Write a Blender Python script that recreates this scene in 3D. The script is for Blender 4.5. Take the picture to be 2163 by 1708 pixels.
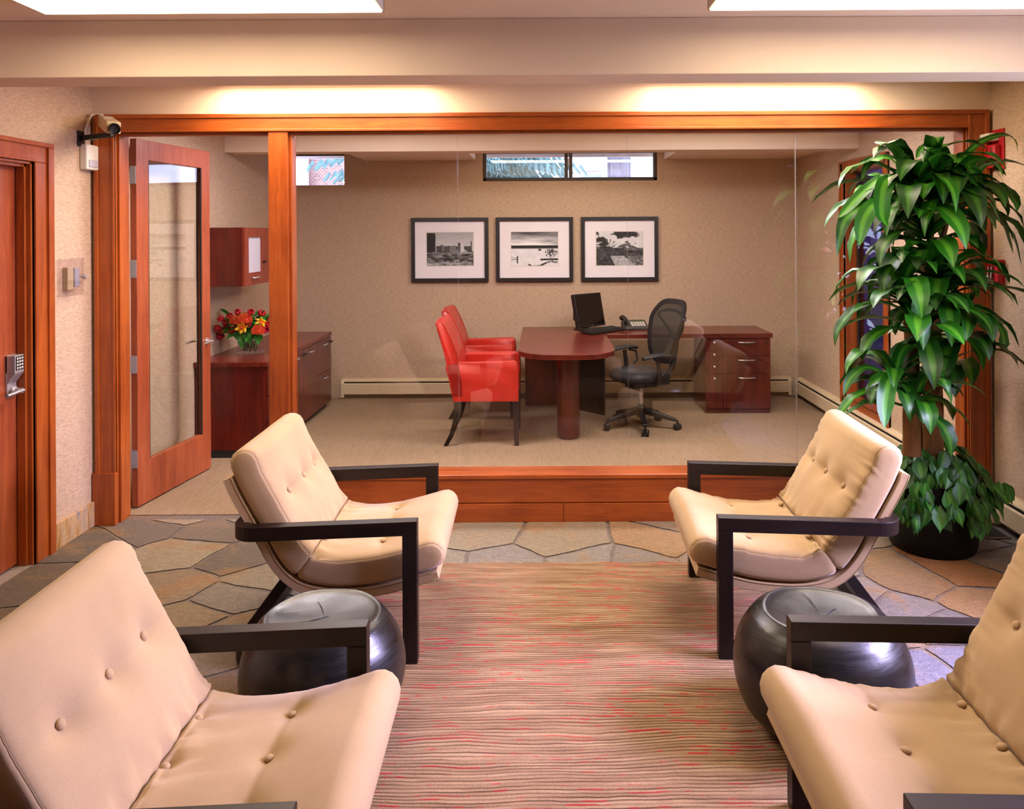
import bpy, bmesh, math, random
from mathutils import Vector, Matrix, noise as mn

for o in list(bpy.data.objects):
    bpy.data.objects.remove(o)
S = bpy.context.scene
COL = S.collection
PI = math.pi
R = math.radians

# ------------------------------------------------------------------ camera
FPX, VX, VY, W0, H0 = 1720.0, 1145.0, 490.0, 2163.0, 1708.0
CAMZ = 1.75
ROLL = 0.00576
cd = bpy.data.cameras.new('camera')
cam = bpy.data.objects.new('camera', cd)
COL.objects.link(cam)
cam.location = (0, 0, CAMZ)
cam.rotation_euler = (Matrix.Rotation(R(90), 3, 'X') @ Matrix.Rotation(-ROLL, 3, 'Z')).to_euler()
cd.sensor_fit = 'HORIZONTAL'
cd.sensor_width = 36
cd.lens = 36 * FPX / W0
cd.shift_x = (W0 / 2 - VX) / W0
cd.shift_y = -(H0 / 2 - VY) / W0
cd.clip_start = 0.05
cd.clip_end = 200
S.camera = cam

S.view_settings.view_transform = 'Standard'
S.view_settings.look = 'None'
S.view_settings.gamma = 1
S.view_settings.use_curve_mapping = False
S.view_settings.exposure = -0.12
S.cycles.use_denoising = True
S.cycles.max_bounces = 10
S.cycles.diffuse_bounces = 5
S.cycles.glossy_bounces = 4
S.cycles.transparent_max_bounces = 16
S.cycles.sample_clamp_indirect = 6
S.cycles.caustics_reflective = False
S.cycles.caustics_refractive = False

# ------------------------------------------------------------------ world and window daylight
wd = bpy.data.worlds.new('world')
S.world = wd
wd.use_nodes = True
bg = wd.node_tree.nodes['Background']
bg.inputs[0].default_value = (0.60, 0.68, 1.0, 1)
bg.inputs[1].default_value = 9.0


def area(name, loc, rot, sx, sy, power, col, spread=180):
    l = bpy.data.lights.new(name, 'AREA')
    l.shape = 'RECTANGLE'
    l.size, l.size_y = sx, sy
    l.energy = power
    l.color = col
    l.spread = R(spread)
    o = bpy.data.objects.new(name, l)
    COL.objects.link(o)
    o.location = loc
    o.rotation_euler = rot
    return o


# daylight entering by the window in the right wall of the seating area (outside the frame)
area('window_daylight', (3.02, 2.75, 1.80), (0, R(56), 0), 0.9, 1.4, 150, (0.64, 0.55, 1.0), 96)

WARM = (1.0, 0.81, 0.60)
COOL = (1.0, 0.91, 0.98)
LAMP_LOBBY, LAMP_HEADER, LAMP_OFFICE = 10.0, 20.0, 30.0


# ------------------------------------------------------------------ helpers
def unroll(px, py):
    dx, dy = px - VX, py - VY
    return dx - dy * ROLL, dy + dx * ROLL


def P(px, py, D):
    u, w = unroll(px, py)
    return Vector((u / FPX * D, D, CAMZ - w / FPX * D))


def PZ(px, py, z=0.0):
    u, w = unroll(px, py)
    return P(px, py, (CAMZ - z) * FPX / w)


def lin(c):
    if isinstance(c, str):
        c = tuple(int(c[i:i + 2], 16) / 255 for i in (0, 2, 4))
    return tuple((v / 12.92 if v <= .04045 else ((v + .055) / 1.055) ** 2.4) for v in c)


class NT:
    def __init__(s, name):
        s.m = bpy.data.materials.new(name)
        s.m.use_nodes = True
        s.t = s.m.node_tree
        s.b = s.t.nodes['Principled BSDF']
        s.out = s.t.nodes['Material Output']

    def n(s, ty, **kw):
        nd = s.t.nodes.new(ty)
        for k, v in kw.items():
            setattr(nd, k, v)
        return nd

    def l(s, a, b):
        s.t.links.new(a, b)

    def coords(s, scale=(1, 1, 1), kind='Object', rot=(0, 0, 0)):
        tc = s.n('ShaderNodeTexCoord')
        mp = s.n('ShaderNodeMapping')
        mp.inputs['Scale'].default_value = scale
        mp.inputs['Rotation'].default_value = rot
        s.l(tc.outputs[kind], mp.inputs['Vector'])
        return mp.outputs[0]

    def noise(s, vec, scale=5, detail=3, rough=.5, dist=0):
        nd = s.n('ShaderNodeTexNoise')
        s.l(vec, nd.inputs['Vector'])
        nd.inputs['Scale'].default_value = scale
        nd.inputs['Detail'].default_value = detail
        nd.inputs['Roughness'].default_value = rough
        nd.inputs['Distortion'].default_value = dist
        return nd.outputs['Fac']

    def ramp(s, fac, stops, interp='LINEAR'):
        nd = s.n('ShaderNodeValToRGB')
        nd.color_ramp.interpolation = interp
        e = nd.color_ramp.elements
        while len(e) < len(stops):
            e.new(.5)
        for el, (p, c) in zip(e, stops):
            el.position = p
            el.color = (*c, 1) if len(c) == 3 else c
        s.l(fac, nd.inputs[0])
        return nd.outputs[0]

    def mix(s, a, b, fac, mode='MIX'):
        nd = s.n('ShaderNodeMix', data_type='RGBA', blend_type=mode)
        for sock, v in ((nd.inputs[0], fac), (nd.inputs[6], a), (nd.inputs[7], b)):
            if hasattr(v, 'links'):
                s.l(v, sock)
            elif isinstance(v, (int, float)):
                sock.default_value = v
            else:
                sock.default_value = (*v, 1)
        return nd.outputs[2]

    def math(s, op, a, b=0.0):
        nd = s.n('ShaderNodeMath', operation=op)
        for sock, v in ((nd.inputs[0], a), (nd.inputs[1], b)):
            if hasattr(v, 'links'):
                s.l(v, sock)
            else:
                sock.default_value = v
        return nd.outputs[0]

    def bump(s, h, strength=.3, dist=.01):
        nd = s.n('ShaderNodeBump')
        nd.inputs['Strength'].default_value = strength
        nd.inputs['Distance'].default_value = dist
        s.l(h, nd.inputs['Height'])
        s.l(nd.outputs[0], s.b.inputs['Normal'])

    def set(s, base=None, rough=None, metal=None, spec=None, coat=None):
        for k, v in (('Base Color', base), ('Roughness', rough), ('Metallic', metal), ('Specular IOR Level', spec), ('Coat Weight', coat)):
            if v is None:
                continue
            if hasattr(v, 'links'):
                s.l(v, s.b.inputs[k])
            elif isinstance(v, tuple):
                s.b.inputs[k].default_value = (*v, 1)
            else:
                s.b.inputs[k].default_value = v
        return s.m


def plain(name, hexc, rough=.5, metal=0.0, spec=None, var=.12, vs=6.0, bump=0.0, bs=80):
    t = NT(name)
    c = lin(hexc)
    f = t.noise(t.coords(), vs, 3)
    col = t.ramp(f, [(.3, tuple(v * (1 - var) for v in c)), (.7, tuple(min(1, v * (1 + var)) for v in c))])
    if bump:
        t.bump(t.noise(t.coords(), bs, 2), bump, .004)
    return t.set(col, rough, metal, spec)


def wood(name, c1, c2, axis='z', rough=.32, scale=1.0, spec=.5):
    t = NT(name)
    st = {'x': (1.2, 16, 16), 'y': (16, 1.2, 16), 'z': (16, 16, 1.2)}[axis]
    v = t.coords(tuple(k * scale for k in st))
    f = t.noise(v, 1.6, 5, .6, .6)
    f2 = t.noise(t.coords(tuple(k * scale * 7 for k in st)), 1.5, 2)
    big = t.noise(t.coords((1.5, 1.5, 1.5)), 1.4, 3, .5, .8)
    a, b = lin(c1), lin(c2)
    col = t.ramp(f, [(.30, b), (.52, tuple((x + y) / 2 for x, y in zip(a, b))), (.72, a)])
    col = t.mix(col, tuple(x * .72 for x in b), t.math('MULTIPLY', t.ramp(f2, [(.45, (0, 0, 0)), (.65, (1, 1, 1))]), .35))
    col = t.mix(col, tuple(min(1, x * 1.15) for x in a), t.math('MULTIPLY', t.ramp(big, [(.45, (0, 0, 0)), (.7, (1, 1, 1))]), .4))
    t.bump(f2, .05, .002)
    return t.set(col, rough, 0.0, spec)


def glass(name, tint=(1, 1, 1), f0=.05, rough=0.0, gain=1.0):
    t = NT(name)
    t.t.nodes.remove(t.b)
    tr = t.n('ShaderNodeBsdfTransparent')
    tr.inputs[0].default_value = (*tint, 1)
    gl = t.n('ShaderNodeBsdfGlossy')
    gl.inputs['Roughness'].default_value = rough
    gl.inputs[0].default_value = (1, 1, 1, 1)
    lw = t.n('ShaderNodeLayerWeight')
    lw.inputs['Blend'].default_value = .5
    p5 = t.math('POWER', lw.outputs['Facing'], 5.0)
    fac = t.math('ADD', t.math('MULTIPLY', p5, 1 - f0), f0)
    if gain != 1:
        fac = t.math('MINIMUM', t.math('MULTIPLY', fac, gain), 1.0)
    mx = t.n('ShaderNodeMixShader')
    t.l(fac, mx.inputs[0])
    t.l(tr.outputs[0], mx.inputs[1])
    t.l(gl.outputs[0], mx.inputs[2])
    t.l(mx.outputs[0], t.out.inputs[0])
    return t.m


def emit(name, col, strength):
    t = NT(name)
    t.b.inputs['Base Color'].default_value = (.8, .8, .8, 1)
    t.b.inputs['Emission Color'].default_value = (*col, 1)
    t.b.inputs['Emission Strength'].default_value = strength
    return t.m


class MB:
    """collects shapes and links them as one mesh object"""

    def __init__(s):
        s.v, s.f, s.uv = [], [], None

    def add(s, vs, fs):
        k = len(s.v)
        s.v += [tuple(v) for v in vs]
        s.f += [tuple(i + k for i in f) for f in fs]
        return s

    def box(s, x0, x1, y0, y1, z0, z1, M=None):
        x0, x1 = min(x0, x1), max(x0, x1)
        y0, y1 = min(y0, y1), max(y0, y1)
        z0, z1 = min(z0, z1), max(z0, z1)
        vs = [Vector((x, y, z)) for x in (x0, x1) for y in (y0, y1) for z in (z0, z1)]
        if M is not None:
            vs = [M @ v for v in vs]
        return s.add(vs, [(0, 1, 3, 2), (4, 6, 7, 5), (0, 4, 5, 1), (2, 3, 7, 6), (0, 2, 6, 4), (1, 5, 7, 3)])

    def bar(s, p0, p1, w, h, up=(0, 0, 1), w1=None, h1=None):
        p0, p1 = Vector(p0), Vector(p1)
        d = (p1 - p0).normalized()
        side = d.cross(Vector(up)).normalized()
        u = side.cross(d)
        w1 = w if w1 is None else w1
        h1 = h if h1 is None else h1
        vs = []
        for p, ww, hh in ((p0, w, h), (p1, w1, h1)):
            for a, b in ((-1, -1), (1, -1), (1, 1), (-1, 1)):
                vs.append(p + side * a * ww / 2 + u * b * hh / 2)
        return s.add(vs, [(3, 2, 1, 0), (4, 5, 6, 7), (0, 1, 5, 4), (1, 2, 6, 5), (2, 3, 7, 6), (3, 0, 4, 7)])

    def loft(s, rings, cap=True, closed=True):
        n = len(rings[0])
        vs = [p for r in rings for p in r]
        fs = []
        for i in range(len(rings) - 1):
            for j in range(n if closed else n - 1):
                a, b = i * n + j, i * n + (j + 1) % n
                fs.append((a, b, b + n, a + n))
        if cap:
            fs.append(tuple(reversed(range(n))))
            fs.append(tuple(range((len(rings) - 1) * n, len(rings) * n)))
        return s.add(vs, fs)

    def tube(s, pts, r, n=8, cap=True, flat=1.0):
        pts = [Vector(p) for p in pts]
        rs = r if isinstance(r, (list, tuple)) else [r] * len(pts)
        rings = []
        ref = None
        for i, p in enumerate(pts):
            d = (pts[min(i + 1, len(pts) - 1)] - pts[max(i - 1, 0)]).normalized()
            if ref is None:
                ref = d.orthogonal().normalized() if abs(d.z) > .95 else Vector((0, 0, 1))
            a = (ref - d * ref.dot(d))
            a = a.normalized() if a.length > 1e-5 else d.orthogonal().normalized()
            ref = a
            b = d.cross(a)
            rings.append([p + (a * math.cos(2 * PI * k / n) * flat + b * math.sin(2 * PI * k / n)) * rs[i] for k in range(n)])
        return s.loft(rings, cap)

    def lathe(s, prof, n=32, c=(0, 0, 0), axis='z', M=None):
        rings = []
        for r, z in prof:
            ring = []
            for k in range(n):
                a = 2 * PI * k / n
                v = Vector((r * math.cos(a), r * math.sin(a), z))
                if axis == 'x':
                    v = Vector((v.z, v.x, v.y))
                elif axis == 'y':
                    v = Vector((v.y, v.z, v.x))
                if M is not None:
                    v = M @ v
                ring.append(v + Vector(c))
            rings.append(ring)
        return s.loft(rings)

    def ball(s, c, r, n=16, m=10, M=None):
        rx, ry, rz = r if isinstance(r, tuple) else (r, r, r)
        rings = []
        for i in range(m + 1):
            t = PI * (i / m) * .996 + .002 * PI
            ring = []
            for k in range(n):
                a = 2 * PI * k / n
                v = Vector((rx * math.sin(t) * math.cos(a), ry * math.sin(t) * math.sin(a), -rz * math.cos(t)))
                if M is not None:
                    v = M @ v
                ring.append(v + Vector(c))
            rings.append(ring)
        return s.loft(rings)

    def prism(s, poly, f0, f1):
        """poly of 2-D points; f0/f1 map a 2-D point to the two end faces"""
        a = [f0(p) for p in poly]
        b = [f1(p) for p in poly]
        return s.loft([a, b])

    def sweep_rect(s, path, w, z0, z1):
        """flat plan path with a rectangular section"""
        path = [Vector((p[0], p[1])) for p in path]
        rings = []
        for i, p in enumerate(path):
            if i == 0:
                d0 = d1 = (path[1] - p).normalized()
            elif i == len(path) - 1:
                d0 = d1 = (p - path[i - 1]).normalized()
            else:
                d0, d1 = (p - path[i - 1]).normalized(), (path[i + 1] - p).normalized()
            n0 = Vector((-d0.y, d0.x))
            n1 = Vector((-d1.y, d1.x))
            nn = (n0 + n1).normalized()
            nn = nn / max(.3, nn.dot(n0))
            a, b = p + nn * w / 2, p - nn * w / 2
            rings.append([Vector((a.x, a.y, z0)), Vector((b.x, b.y, z0)), Vector((b.x, b.y, z1)), Vector((a.x, a.y, z1))])
        return s.loft(rings)

    def build(s, name, m, parent=None, smooth=False, bevel=0.0, seg=2, angle=None, fix=True):
        me = bpy.data.meshes.new(name)
        me.from_pydata(s.v, [], s.f)
        if fix:
            bm = bmesh.new()
            bm.from_mesh(me)
            bmesh.ops.recalc_face_normals(bm, faces=bm.faces[:])
            bm.to_mesh(me)
            bm.free()
        if m is not None:
            for mm in (m if isinstance(m, list) else [m]):
                me.materials.append(mm)
        o = bpy.data.objects.new(name, me)
        COL.objects.link(o)
        if smooth:
            me.polygons.foreach_set('use_smooth', [True] * len(me.polygons))
            if angle is not None:
                me.set_sharp_from_angle(angle=R(angle))
        if bevel:
            b = o.modifiers.new('bevel', 'BEVEL')
            b.width = bevel
            b.segments = seg
            b.limit_method = 'ANGLE'
            b.angle_limit = R(35)
        if parent is not None:
            o.parent = parent
            if parent.get('_w'):
                o.location = -Vector(parent.location)
        return o


def B(*a, **k):
    return MB().box(*a, **k)


def thing(name, label, cat, loc=(0, 0, 0), rz=0.0, group=None, world=False):
    o = bpy.data.objects.new(name, None)
    COL.objects.link(o)
    o.empty_display_size = .1
    o.location = loc
    o.rotation_euler = (0, 0, rz)
    o['label'] = label
    o['category'] = cat
    if group:
        o['group'] = group
    if world:
        o['_w'] = 1
        WORLD.append(o)
    return o


WORLD = []


def tag(o, label, cat, group=None, kind=None):
    o['label'] = label
    o['category'] = cat
    if group:
        o['group'] = group
    if kind:
        o['kind'] = kind
    return o


def struct(o):
    o['kind'] = 'structure'
    return o


def sroot(name, loc=(0, 0, 0), rz=0.0, world=True):
    o = bpy.data.objects.new(name, None)
    COL.objects.link(o)
    o.location = loc
    o.rotation_euler = (0, 0, rz)
    o['kind'] = 'structure'
    if world:
        o['_w'] = 1
        WORLD.append(o)
    return o


def copy_tree(o, parent=None):
    c = o.copy()
    COL.objects.link(c)
    if parent is not None:
        c.parent = parent
    for ch in [x for x in o.children]:
        copy_tree(ch, c)
    return c


def text_part(name, txt, size, m, parent, M, ext=.0008):
    cu = bpy.data.curves.new(name, 'FONT')
    cu.body = txt
    cu.size = size
    cu.extrude = ext
    cu.align_x = 'CENTER'
    cu.align_y = 'CENTER'
    to = bpy.data.objects.new(name, cu)
    me = bpy.data.meshes.new_from_object(to)
    bpy.data.objects.remove(to)
    me.transform(M)
    me.materials.clear()
    me.materials.append(m)
    o = bpy.data.objects.new(name, me)
    COL.objects.link(o)
    o.parent = parent
    if parent.get('_w'):
        o.location = -Vector(parent.location)
    return o


# ------------------------------------------------------------------ materials
def wallpaper(name, c1, c2):
    t = NT(name)
    f = t.noise(t.coords((26, 26, 260)), 1.0, 3, .6)
    g = t.noise(t.coords((240, 240, 20)), 1.0, 2, .5)
    col = t.ramp(f, [(.3, lin(c2)), (.68, lin(c1))])
    col = t.mix(col, tuple(v * .78 for v in lin(c2)), t.math('MULTIPLY', t.ramp(g, [(.5, (0, 0, 0)), (.7, (1, 1, 1))]), .4))
    h = t.math('ADD', f, t.math('MULTIPLY', g, .5))
    t.bump(h, .55, .004)
    return t.set(col, .75, 0.0, .25)


def carpet(name, c1, c2):
    t = NT(name)
    f = t.noise(t.coords((260, 260, 260)), 1.0, 2)
    g = t.noise(t.coords((60, 5, 1)), 1.0, 3)
    col = t.ramp(f, [(.3, lin(c2)), (.7, lin(c1))])
    col = t.mix(col, tuple(v * .8 for v in lin(c2)), t.math('MULTIPLY', t.ramp(g, [(.45, (0, 0, 0)), (.7, (1, 1, 1))]), .35))
    t.bump(f, .6, .004)
    return t.set(col, .95, 0.0, .1)


def rug_mat():
    t = NT('rug_wool')
    wob = t.noise(t.coords((.9, 1.4, 1)), 1.0, 2)
    tc = t.n('ShaderNodeTexCoord')
    sx = t.n('ShaderNodeSeparateXYZ')
    t.l(tc.outputs['Object'], sx.inputs[0])
    wob2 = t.noise(t.coords((5, 9, 1)), 1.0, 2)
    y = t.math('ADD', sx.outputs[1], t.math('ADD', t.math('MULTIPLY', wob, .14), t.math('MULTIPLY', wob2, .022)))

    def vec(kx, ky, off=0):
        c = t.n('ShaderNodeCombineXYZ')
        t.l(t.math('MULTIPLY', sx.outputs[0], kx), c.inputs[0])
        t.l(t.math('ADD', t.math('MULTIPLY', y, ky), off), c.inputs[1])
        return c.outputs[0]
    yr = t.math('MULTIPLY', y, 58.0)
    row = t.math('FLOOR', yr)
    fr = t.math('FRACT', yr)

    def rowvec(kx, ky, off=0.0):
        c = t.n('ShaderNodeCombineXYZ')
        t.l(t.math('MULTIPLY', sx.outputs[0], kx), c.inputs[0])
        t.l(t.math('ADD', t.math('MULTIPLY', row, ky), off), c.inputs[1])
        return c.outputs[0]
    base = t.noise(rowvec(2.5, 3.7), 1.0, 3, .55)
    dark = t.noise(rowvec(2.2, 5.3, 13), 1.0, 2, .5)
    red = t.noise(rowvec(4.5, 7.9, 41), 1.0, 3, .7)
    fleck = t.noise(t.coords((330, 330, 330)), 1.0, 2)
    blotch = t.noise(t.coords((1.6, 2.0, 1)), 1.0, 2)
    edge = t.ramp(fr, [(.0, (1, 1, 1)), (.20, (.9, .9, .9)), (.36, (0, 0, 0)), (.93, (0, 0, 0)), (1.0, (.6, .6, .6))])
    thin = t.ramp(fr, [(.0, (0, 0, 0)), (.12, (1, 1, 1)), (.42, (1, 1, 1)), (.55, (0, 0, 0))])
    col = t.ramp(base, [(.28, lin('876a50')), (.5, lin('9f8164')), (.72, lin('b69877'))])
    dk = t.math('MULTIPLY', edge, t.ramp(dark, [(.36, (.25, .25, .25)), (.58, (1, 1, 1))]))
    col = t.mix(col, lin('452a18'), t.math('MULTIPLY', dk, .75))
    rf = t.math('MULTIPLY', t.math('MULTIPLY', thin, t.ramp(red, [(.545, (0, 0, 0)), (.60, (1, 1, 1))])), t.ramp(blotch, [(.25, (.35, .35, .35)), (.6, (1, 1, 1))]))
    col = t.mix(col, lin('c02436'), t.math('MULTIPLY', rf, .9))
    col = t.mix(col, lin('54402e'), t.math('MULTIPLY', t.ramp(fleck, [(.48, (0, 0, 0)), (.75, (1, 1, 1))]), .5))
    dark = dk
    h = t.math('ADD', t.math('MULTIPLY', fleck, .6), t.math('SUBTRACT', base, t.math('MULTIPLY', dark, .9)))
    t.bump(h, .8, .008)
    return t.set(col, .95, 0.0, .1)


def stone_mat():
    t = NT('flagstone')
    at = t.n('ShaderNodeVertexColor', layer_name='tint')
    f = t.noise(t.coords((26, 44, 1), rot=(0, 0, .5)), 1.0, 6, .7, .8)
    b = t.noise(t.coords((3.2, 3.2, 1)), 1.0, 4, .6, .8)
    g = t.noise(t.coords((110, 110, 110)), 1.0, 4, .65)
    col = t.mix(at.outputs[0], lin('b8945e'), t.math('MULTIPLY', t.ramp(b, [(.52, (0, 0, 0)), (.64, (1, 1, 1))]), .45))
    col = t.mix(col, lin('a8683a'), t.math('MULTIPLY', t.ramp(b, [(.58, (0, 0, 0)), (.70, (1, 1, 1))]), .35))
    col = t.mix(col, t.ramp(f, [(.25, (.15, .15, .15)), (.72, (1, 1, 1))]), .6, 'MULTIPLY')
    col = t.mix(col, t.ramp(g, [(.3, (.25, .25, .25)), (.68, (1, 1, 1))]), .6, 'MULTIPLY')
    t.bump(t.math('ADD', t.math('ADD', f, t.math('MULTIPLY', g, .5)), b), .7, .010)
    return t.set(col, .55, 0.0, .35)


def leaf_mat(name, dark, mid, stripe):
    t = NT(name)
    tc = t.n('ShaderNodeTexCoord')
    sx = t.n('ShaderNodeSeparateXYZ')
    t.l(tc.outputs['UV'], sx.inputs[0])
    oi = t.n('ShaderNodeVertexColor', layer_name='tint')
    d = t.math('ABSOLUTE', t.math('SUBTRACT', sx.outputs[0], .5))
    base = t.mix(lin(dark), lin(mid), oi.outputs[0])
    st = t.ramp(d, [(.0, (1, 1, 1)), (.10, (.75, .75, .75)), (.2, (0, 0, 0))])
    col = t.mix(base, lin(stripe), t.math('MULTIPLY', st, t.math('ADD', .25, t.math('MULTIPLY', oi.outputs[0], .6))))
    v = t.n('ShaderNodeMapping')
    t.l(tc.outputs['UV'], v.inputs[0])
    v.inputs['Scale'].default_value = (26, 1, 1)
    fine = t.noise(v.outputs[0], 1.0, 2)
    col = t.mix(col, tuple(x * .6 for x in lin(dark)), t.math('MULTIPLY', t.ramp(fine, [(.45, (0, 0, 0)), (.7, (1, 1, 1))]), .35))
    t.bump(fine, .25, .002)
    t.b.inputs['Subsurface Weight'].default_value = 0.0
    return t.set(col, .38, 0.0, .45)


def fabric(name, c1, c2):
    t = NT(name)
    f = t.noise(t.coords(), 900, 2)
    g = t.noise(t.coords(), 5, 3)
    col = t.ramp(f, [(.3, lin(c2)), (.7, lin(c1))])
    col = t.mix(col, tuple(v * .86 for v in lin(c2)), t.math('MULTIPLY', t.ramp(g, [(.4, (0, 0, 0)), (.7, (1, 1, 1))]), .35))
    t.bump(f, .18, .0015)
    m = t.set(col, .85, 0.0, .2)
    t.b.inputs['Sheen Weight'].default_value = .25
    t.b.inputs['Sheen Roughness'].default_value = .4
    return m


def painted(name):
    t = NT(name)
    at = t.n('ShaderNodeVertexColor', layer_name='tint')
    g = t.noise(t.coords((900, 900, 900)), 1.0, 2)
    col = t.mix(at.outputs[0], t.ramp(g, [(.3, (.72, .72, .72)), (.7, (1, 1, 1))]), .4, 'MULTIPLY')
    return t.set(col, .5, 0.0, .4)


def mesh_fabric():
    t = NT('chair_mesh')
    f = t.n('ShaderNodeTexWave', wave_type='BANDS', bands_direction='Z')
    t.l(t.coords(), f.inputs[0])
    f.inputs['Scale'].default_value = 60
    tr = t.n('ShaderNodeBsdfTransparent')
    mx = t.n('ShaderNodeMixShader')
    t.set(lin('2e2d28'), .7, 0.0, .3)
    t.l(t.math('ADD', t.math('MULTIPLY', f.outputs['Fac'], .35), .5), mx.inputs[0])
    t.l(tr.outputs[0], mx.inputs[1])
    t.l(t.b.outputs[0], mx.inputs[2])
    t.l(mx.outputs[0], t.out.inputs[0])
    return t.m


m_wall = wallpaper('grasscloth', 'd3b69a', 'ae947a')
m_paint = plain('ceiling_paint', 'e4ceb4', .85, var=.03, vs=3, bump=.12, bs=400)
m_alder_v = wood('alder_vertical', 'ae581f', '843812', 'z', .30)
m_alder_h = wood('alder_horizontal', 'ae581f', '843812', 'x', .30)
m_alder_y = wood('alder_depth', 'ae581f', '843812', 'y', .30)
m_door = wood('alder_door', 'ad5a34', '843820', 'z', .33)
m_maho_v = wood('mahogany_vertical', '661c10', '3c0a08', 'z', .28)
m_maho_y = wood('mahogany_length', '7a2a1a', '4c120c', 'y', .25)
m_maho_x = wood('mahogany_top', '74291b', '4c150f', 'x', .25)
m_esp = wood('espresso_wood', '20120d', '0f0705', 'x', .42, 1.6, .3)
m_esp_z = wood('espresso_wood_upright', '20120d', '0f0705', 'z', .42, 1.6, .3)
m_fab = fabric('suede', 'c0a47c', 'a48861')
m_seam = plain('suede_seam', '8d7550', .9)
m_rug = rug_mat()
m_stone = stone_mat()
m_grout = plain('grout', '8a7a6c', .9, var=.2, vs=40, bump=.3, bs=120)
m_carpet = carpet('office_carpet', 'a98f72', '7d6750')
m_granite = None
m_steel = plain('brushed_steel', 'b4b0ae', .42, .65, var=.05)
m_chrome = plain('chrome', 'd8d6d4', .22, .8, var=.02)
m_black = plain('black_plastic', '0f0e11', .42, var=.1)
m_black2 = plain('black_upholstery', '131214', .6, var=.15, bump=.15, bs=300)
m_gloss = plain('screen_glass', '060708', .08, var=.0)
m_white = plain('white_plastic', 'ddd6c8', .45, var=.03)
m_cream = plain('cream_enamel', 'd2bd98', .42, var=.04)
m_dark = plain('shadow_gap', '16120e', .8)
m_red = plain('alarm_red', 'b01820', .38, var=.06)
m_redleather = plain('red_leather', 'b4261a', .36, var=.10, vs=9, bump=.12, bs=220)
m_mat = plain('mat_board', 'ece6ea', .8, var=.02)
m_frameblk = plain('picture_frame_black', '1a1718', .4, var=.1)
m_print = painted('photo_print')
m_glass = glass('partition_glass', (.98, .99, .98), .032)
m_edge = plain('glass_edge', 'a29b97', .25)
m_winglass = glass('window_glass', (.98, .98, 1), .03)
m_tint = glass('tinted_glass', (.085, .075, .150), .018)
m_doorglass = glass('door_glass', (.97, .99, .97), .05)
m_frost = plain('frosted_glass', 'b9b4bc', .35, var=.04)
m_clear = glass('clear_acrylic', (.985, .975, .98), .03, .03)
m_drum = None


def drum_mat():
    t = NT('black_lacquer')
    f = t.noise(t.coords((6, 6, 70), rot=(.3, .2, 0)), 1.0, 4, .6, .5)
    g = t.noise(t.coords((14, 14, 14)), 1.0, 4, .6)
    col = t.ramp(g, [(.3, lin('0b0909')), (.72, lin('1d1a18'))])
    t.bump(t.math('ADD', t.math('MULTIPLY', f, .6), g), .10, .01)
    rg = t.ramp(f, [(.3, (.24, .24, .24)), (.7, (.40, .40, .40))])
    return t.set(col, rg, 0.0, .5)


m_drum = drum_mat()
m_pot = plain('black_planter', '060607', .45, 0.0, .2, var=.1)
m_bark = wood('cane_bark', '8c6238', '5e3c1c', 'z', .8, 2.0, .2)
m_moss = plain('dried_moss', '8a6a44', .95, var=.4, vs=60, bump=.8, bs=90)
m_leaf = leaf_mat('corn_plant_leaf', '0c3406', '246e10', '5fa828')
m_ivy = leaf_mat('vine_leaf', '0e3a0c', '2f7220', '5c9a38')
m_bronze = plain('bronze_window_frame', '3a2f24', .45, .3, var=.1)
m_brick = None


def brick_mat():
    t = NT('brick_facade')
    bk = t.n('ShaderNodeTexBrick')
    t.l(t.coords((1, 1, 1), rot=(R(90), 0, 0)), bk.inputs[0])
    bk.inputs['Color1'].default_value = (*lin('a8786c'), 1)
    bk.inputs['Color2'].default_value = (*lin('8e6058'), 1)
    bk.inputs['Mortar'].default_value = (*lin('d0c4c0'), 1)
    bk.inputs['Scale'].default_value = 5
    return t.set(bk.outputs[0], .9)


def granite_mat():
    t = NT('granite_baseboard')
    f = t.noise(t.coords((1, 22, 2.2)), 1.3, 5, .65, 1.2)
    g = t.noise(t.coords((120, 120, 120)), 1.0, 3)
    col = t.ramp(f, [(.28, lin('7a5a3a')), (.42, lin('b98a52')), (.52, lin('cfae82')), (.6, lin('8d8a8c')), (.75, lin('b8683a'))])
    col = t.mix(col, t.ramp(g, [(.3, (.4, .4, .4)), (.65, (1, 1, 1))]), .5, 'MULTIPLY')
    return t.set(col, .4)


m_brick = brick_mat()
m_granite = granite_mat()

# ------------------------------------------------------------------ room shell
XL, XR, YB, YF, ZC = -2.72, 2.72, 8.65, -3.0, 2.66
YP0, YP1 = 4.93, 5.08           # partition faces
WT = .16


def wall_grid(axis, c0, c1, a0, a1, z0, z1, holes):
    if z0 == 0:
        z0 = -.12
    """a wall slab with rectangular holes; axis 'x' = plane of constant x"""
    mb = MB()
    ys = sorted({a0, a1, *[h[0] for h in holes], *[h[1] for h in holes]})
    zs = sorted({z0, z1, *[h[2] for h in holes], *[h[3] for h in holes]})
    for i in range(len(ys) - 1):
        for j in range(len(zs) - 1):
            ym, zm = (ys[i] + ys[i + 1]) / 2, (zs[j] + zs[j + 1]) / 2
            if any(h[0] < ym < h[1] and h[2] < zm < h[3] for h in holes):
                continue
            if axis == 'x':
                mb.box(c0, c1, ys[i], ys[i + 1], zs[j], zs[j + 1])
            else:
                mb.box(ys[i], ys[i + 1], c0, c1, zs[j], zs[j + 1])
    return mb


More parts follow.
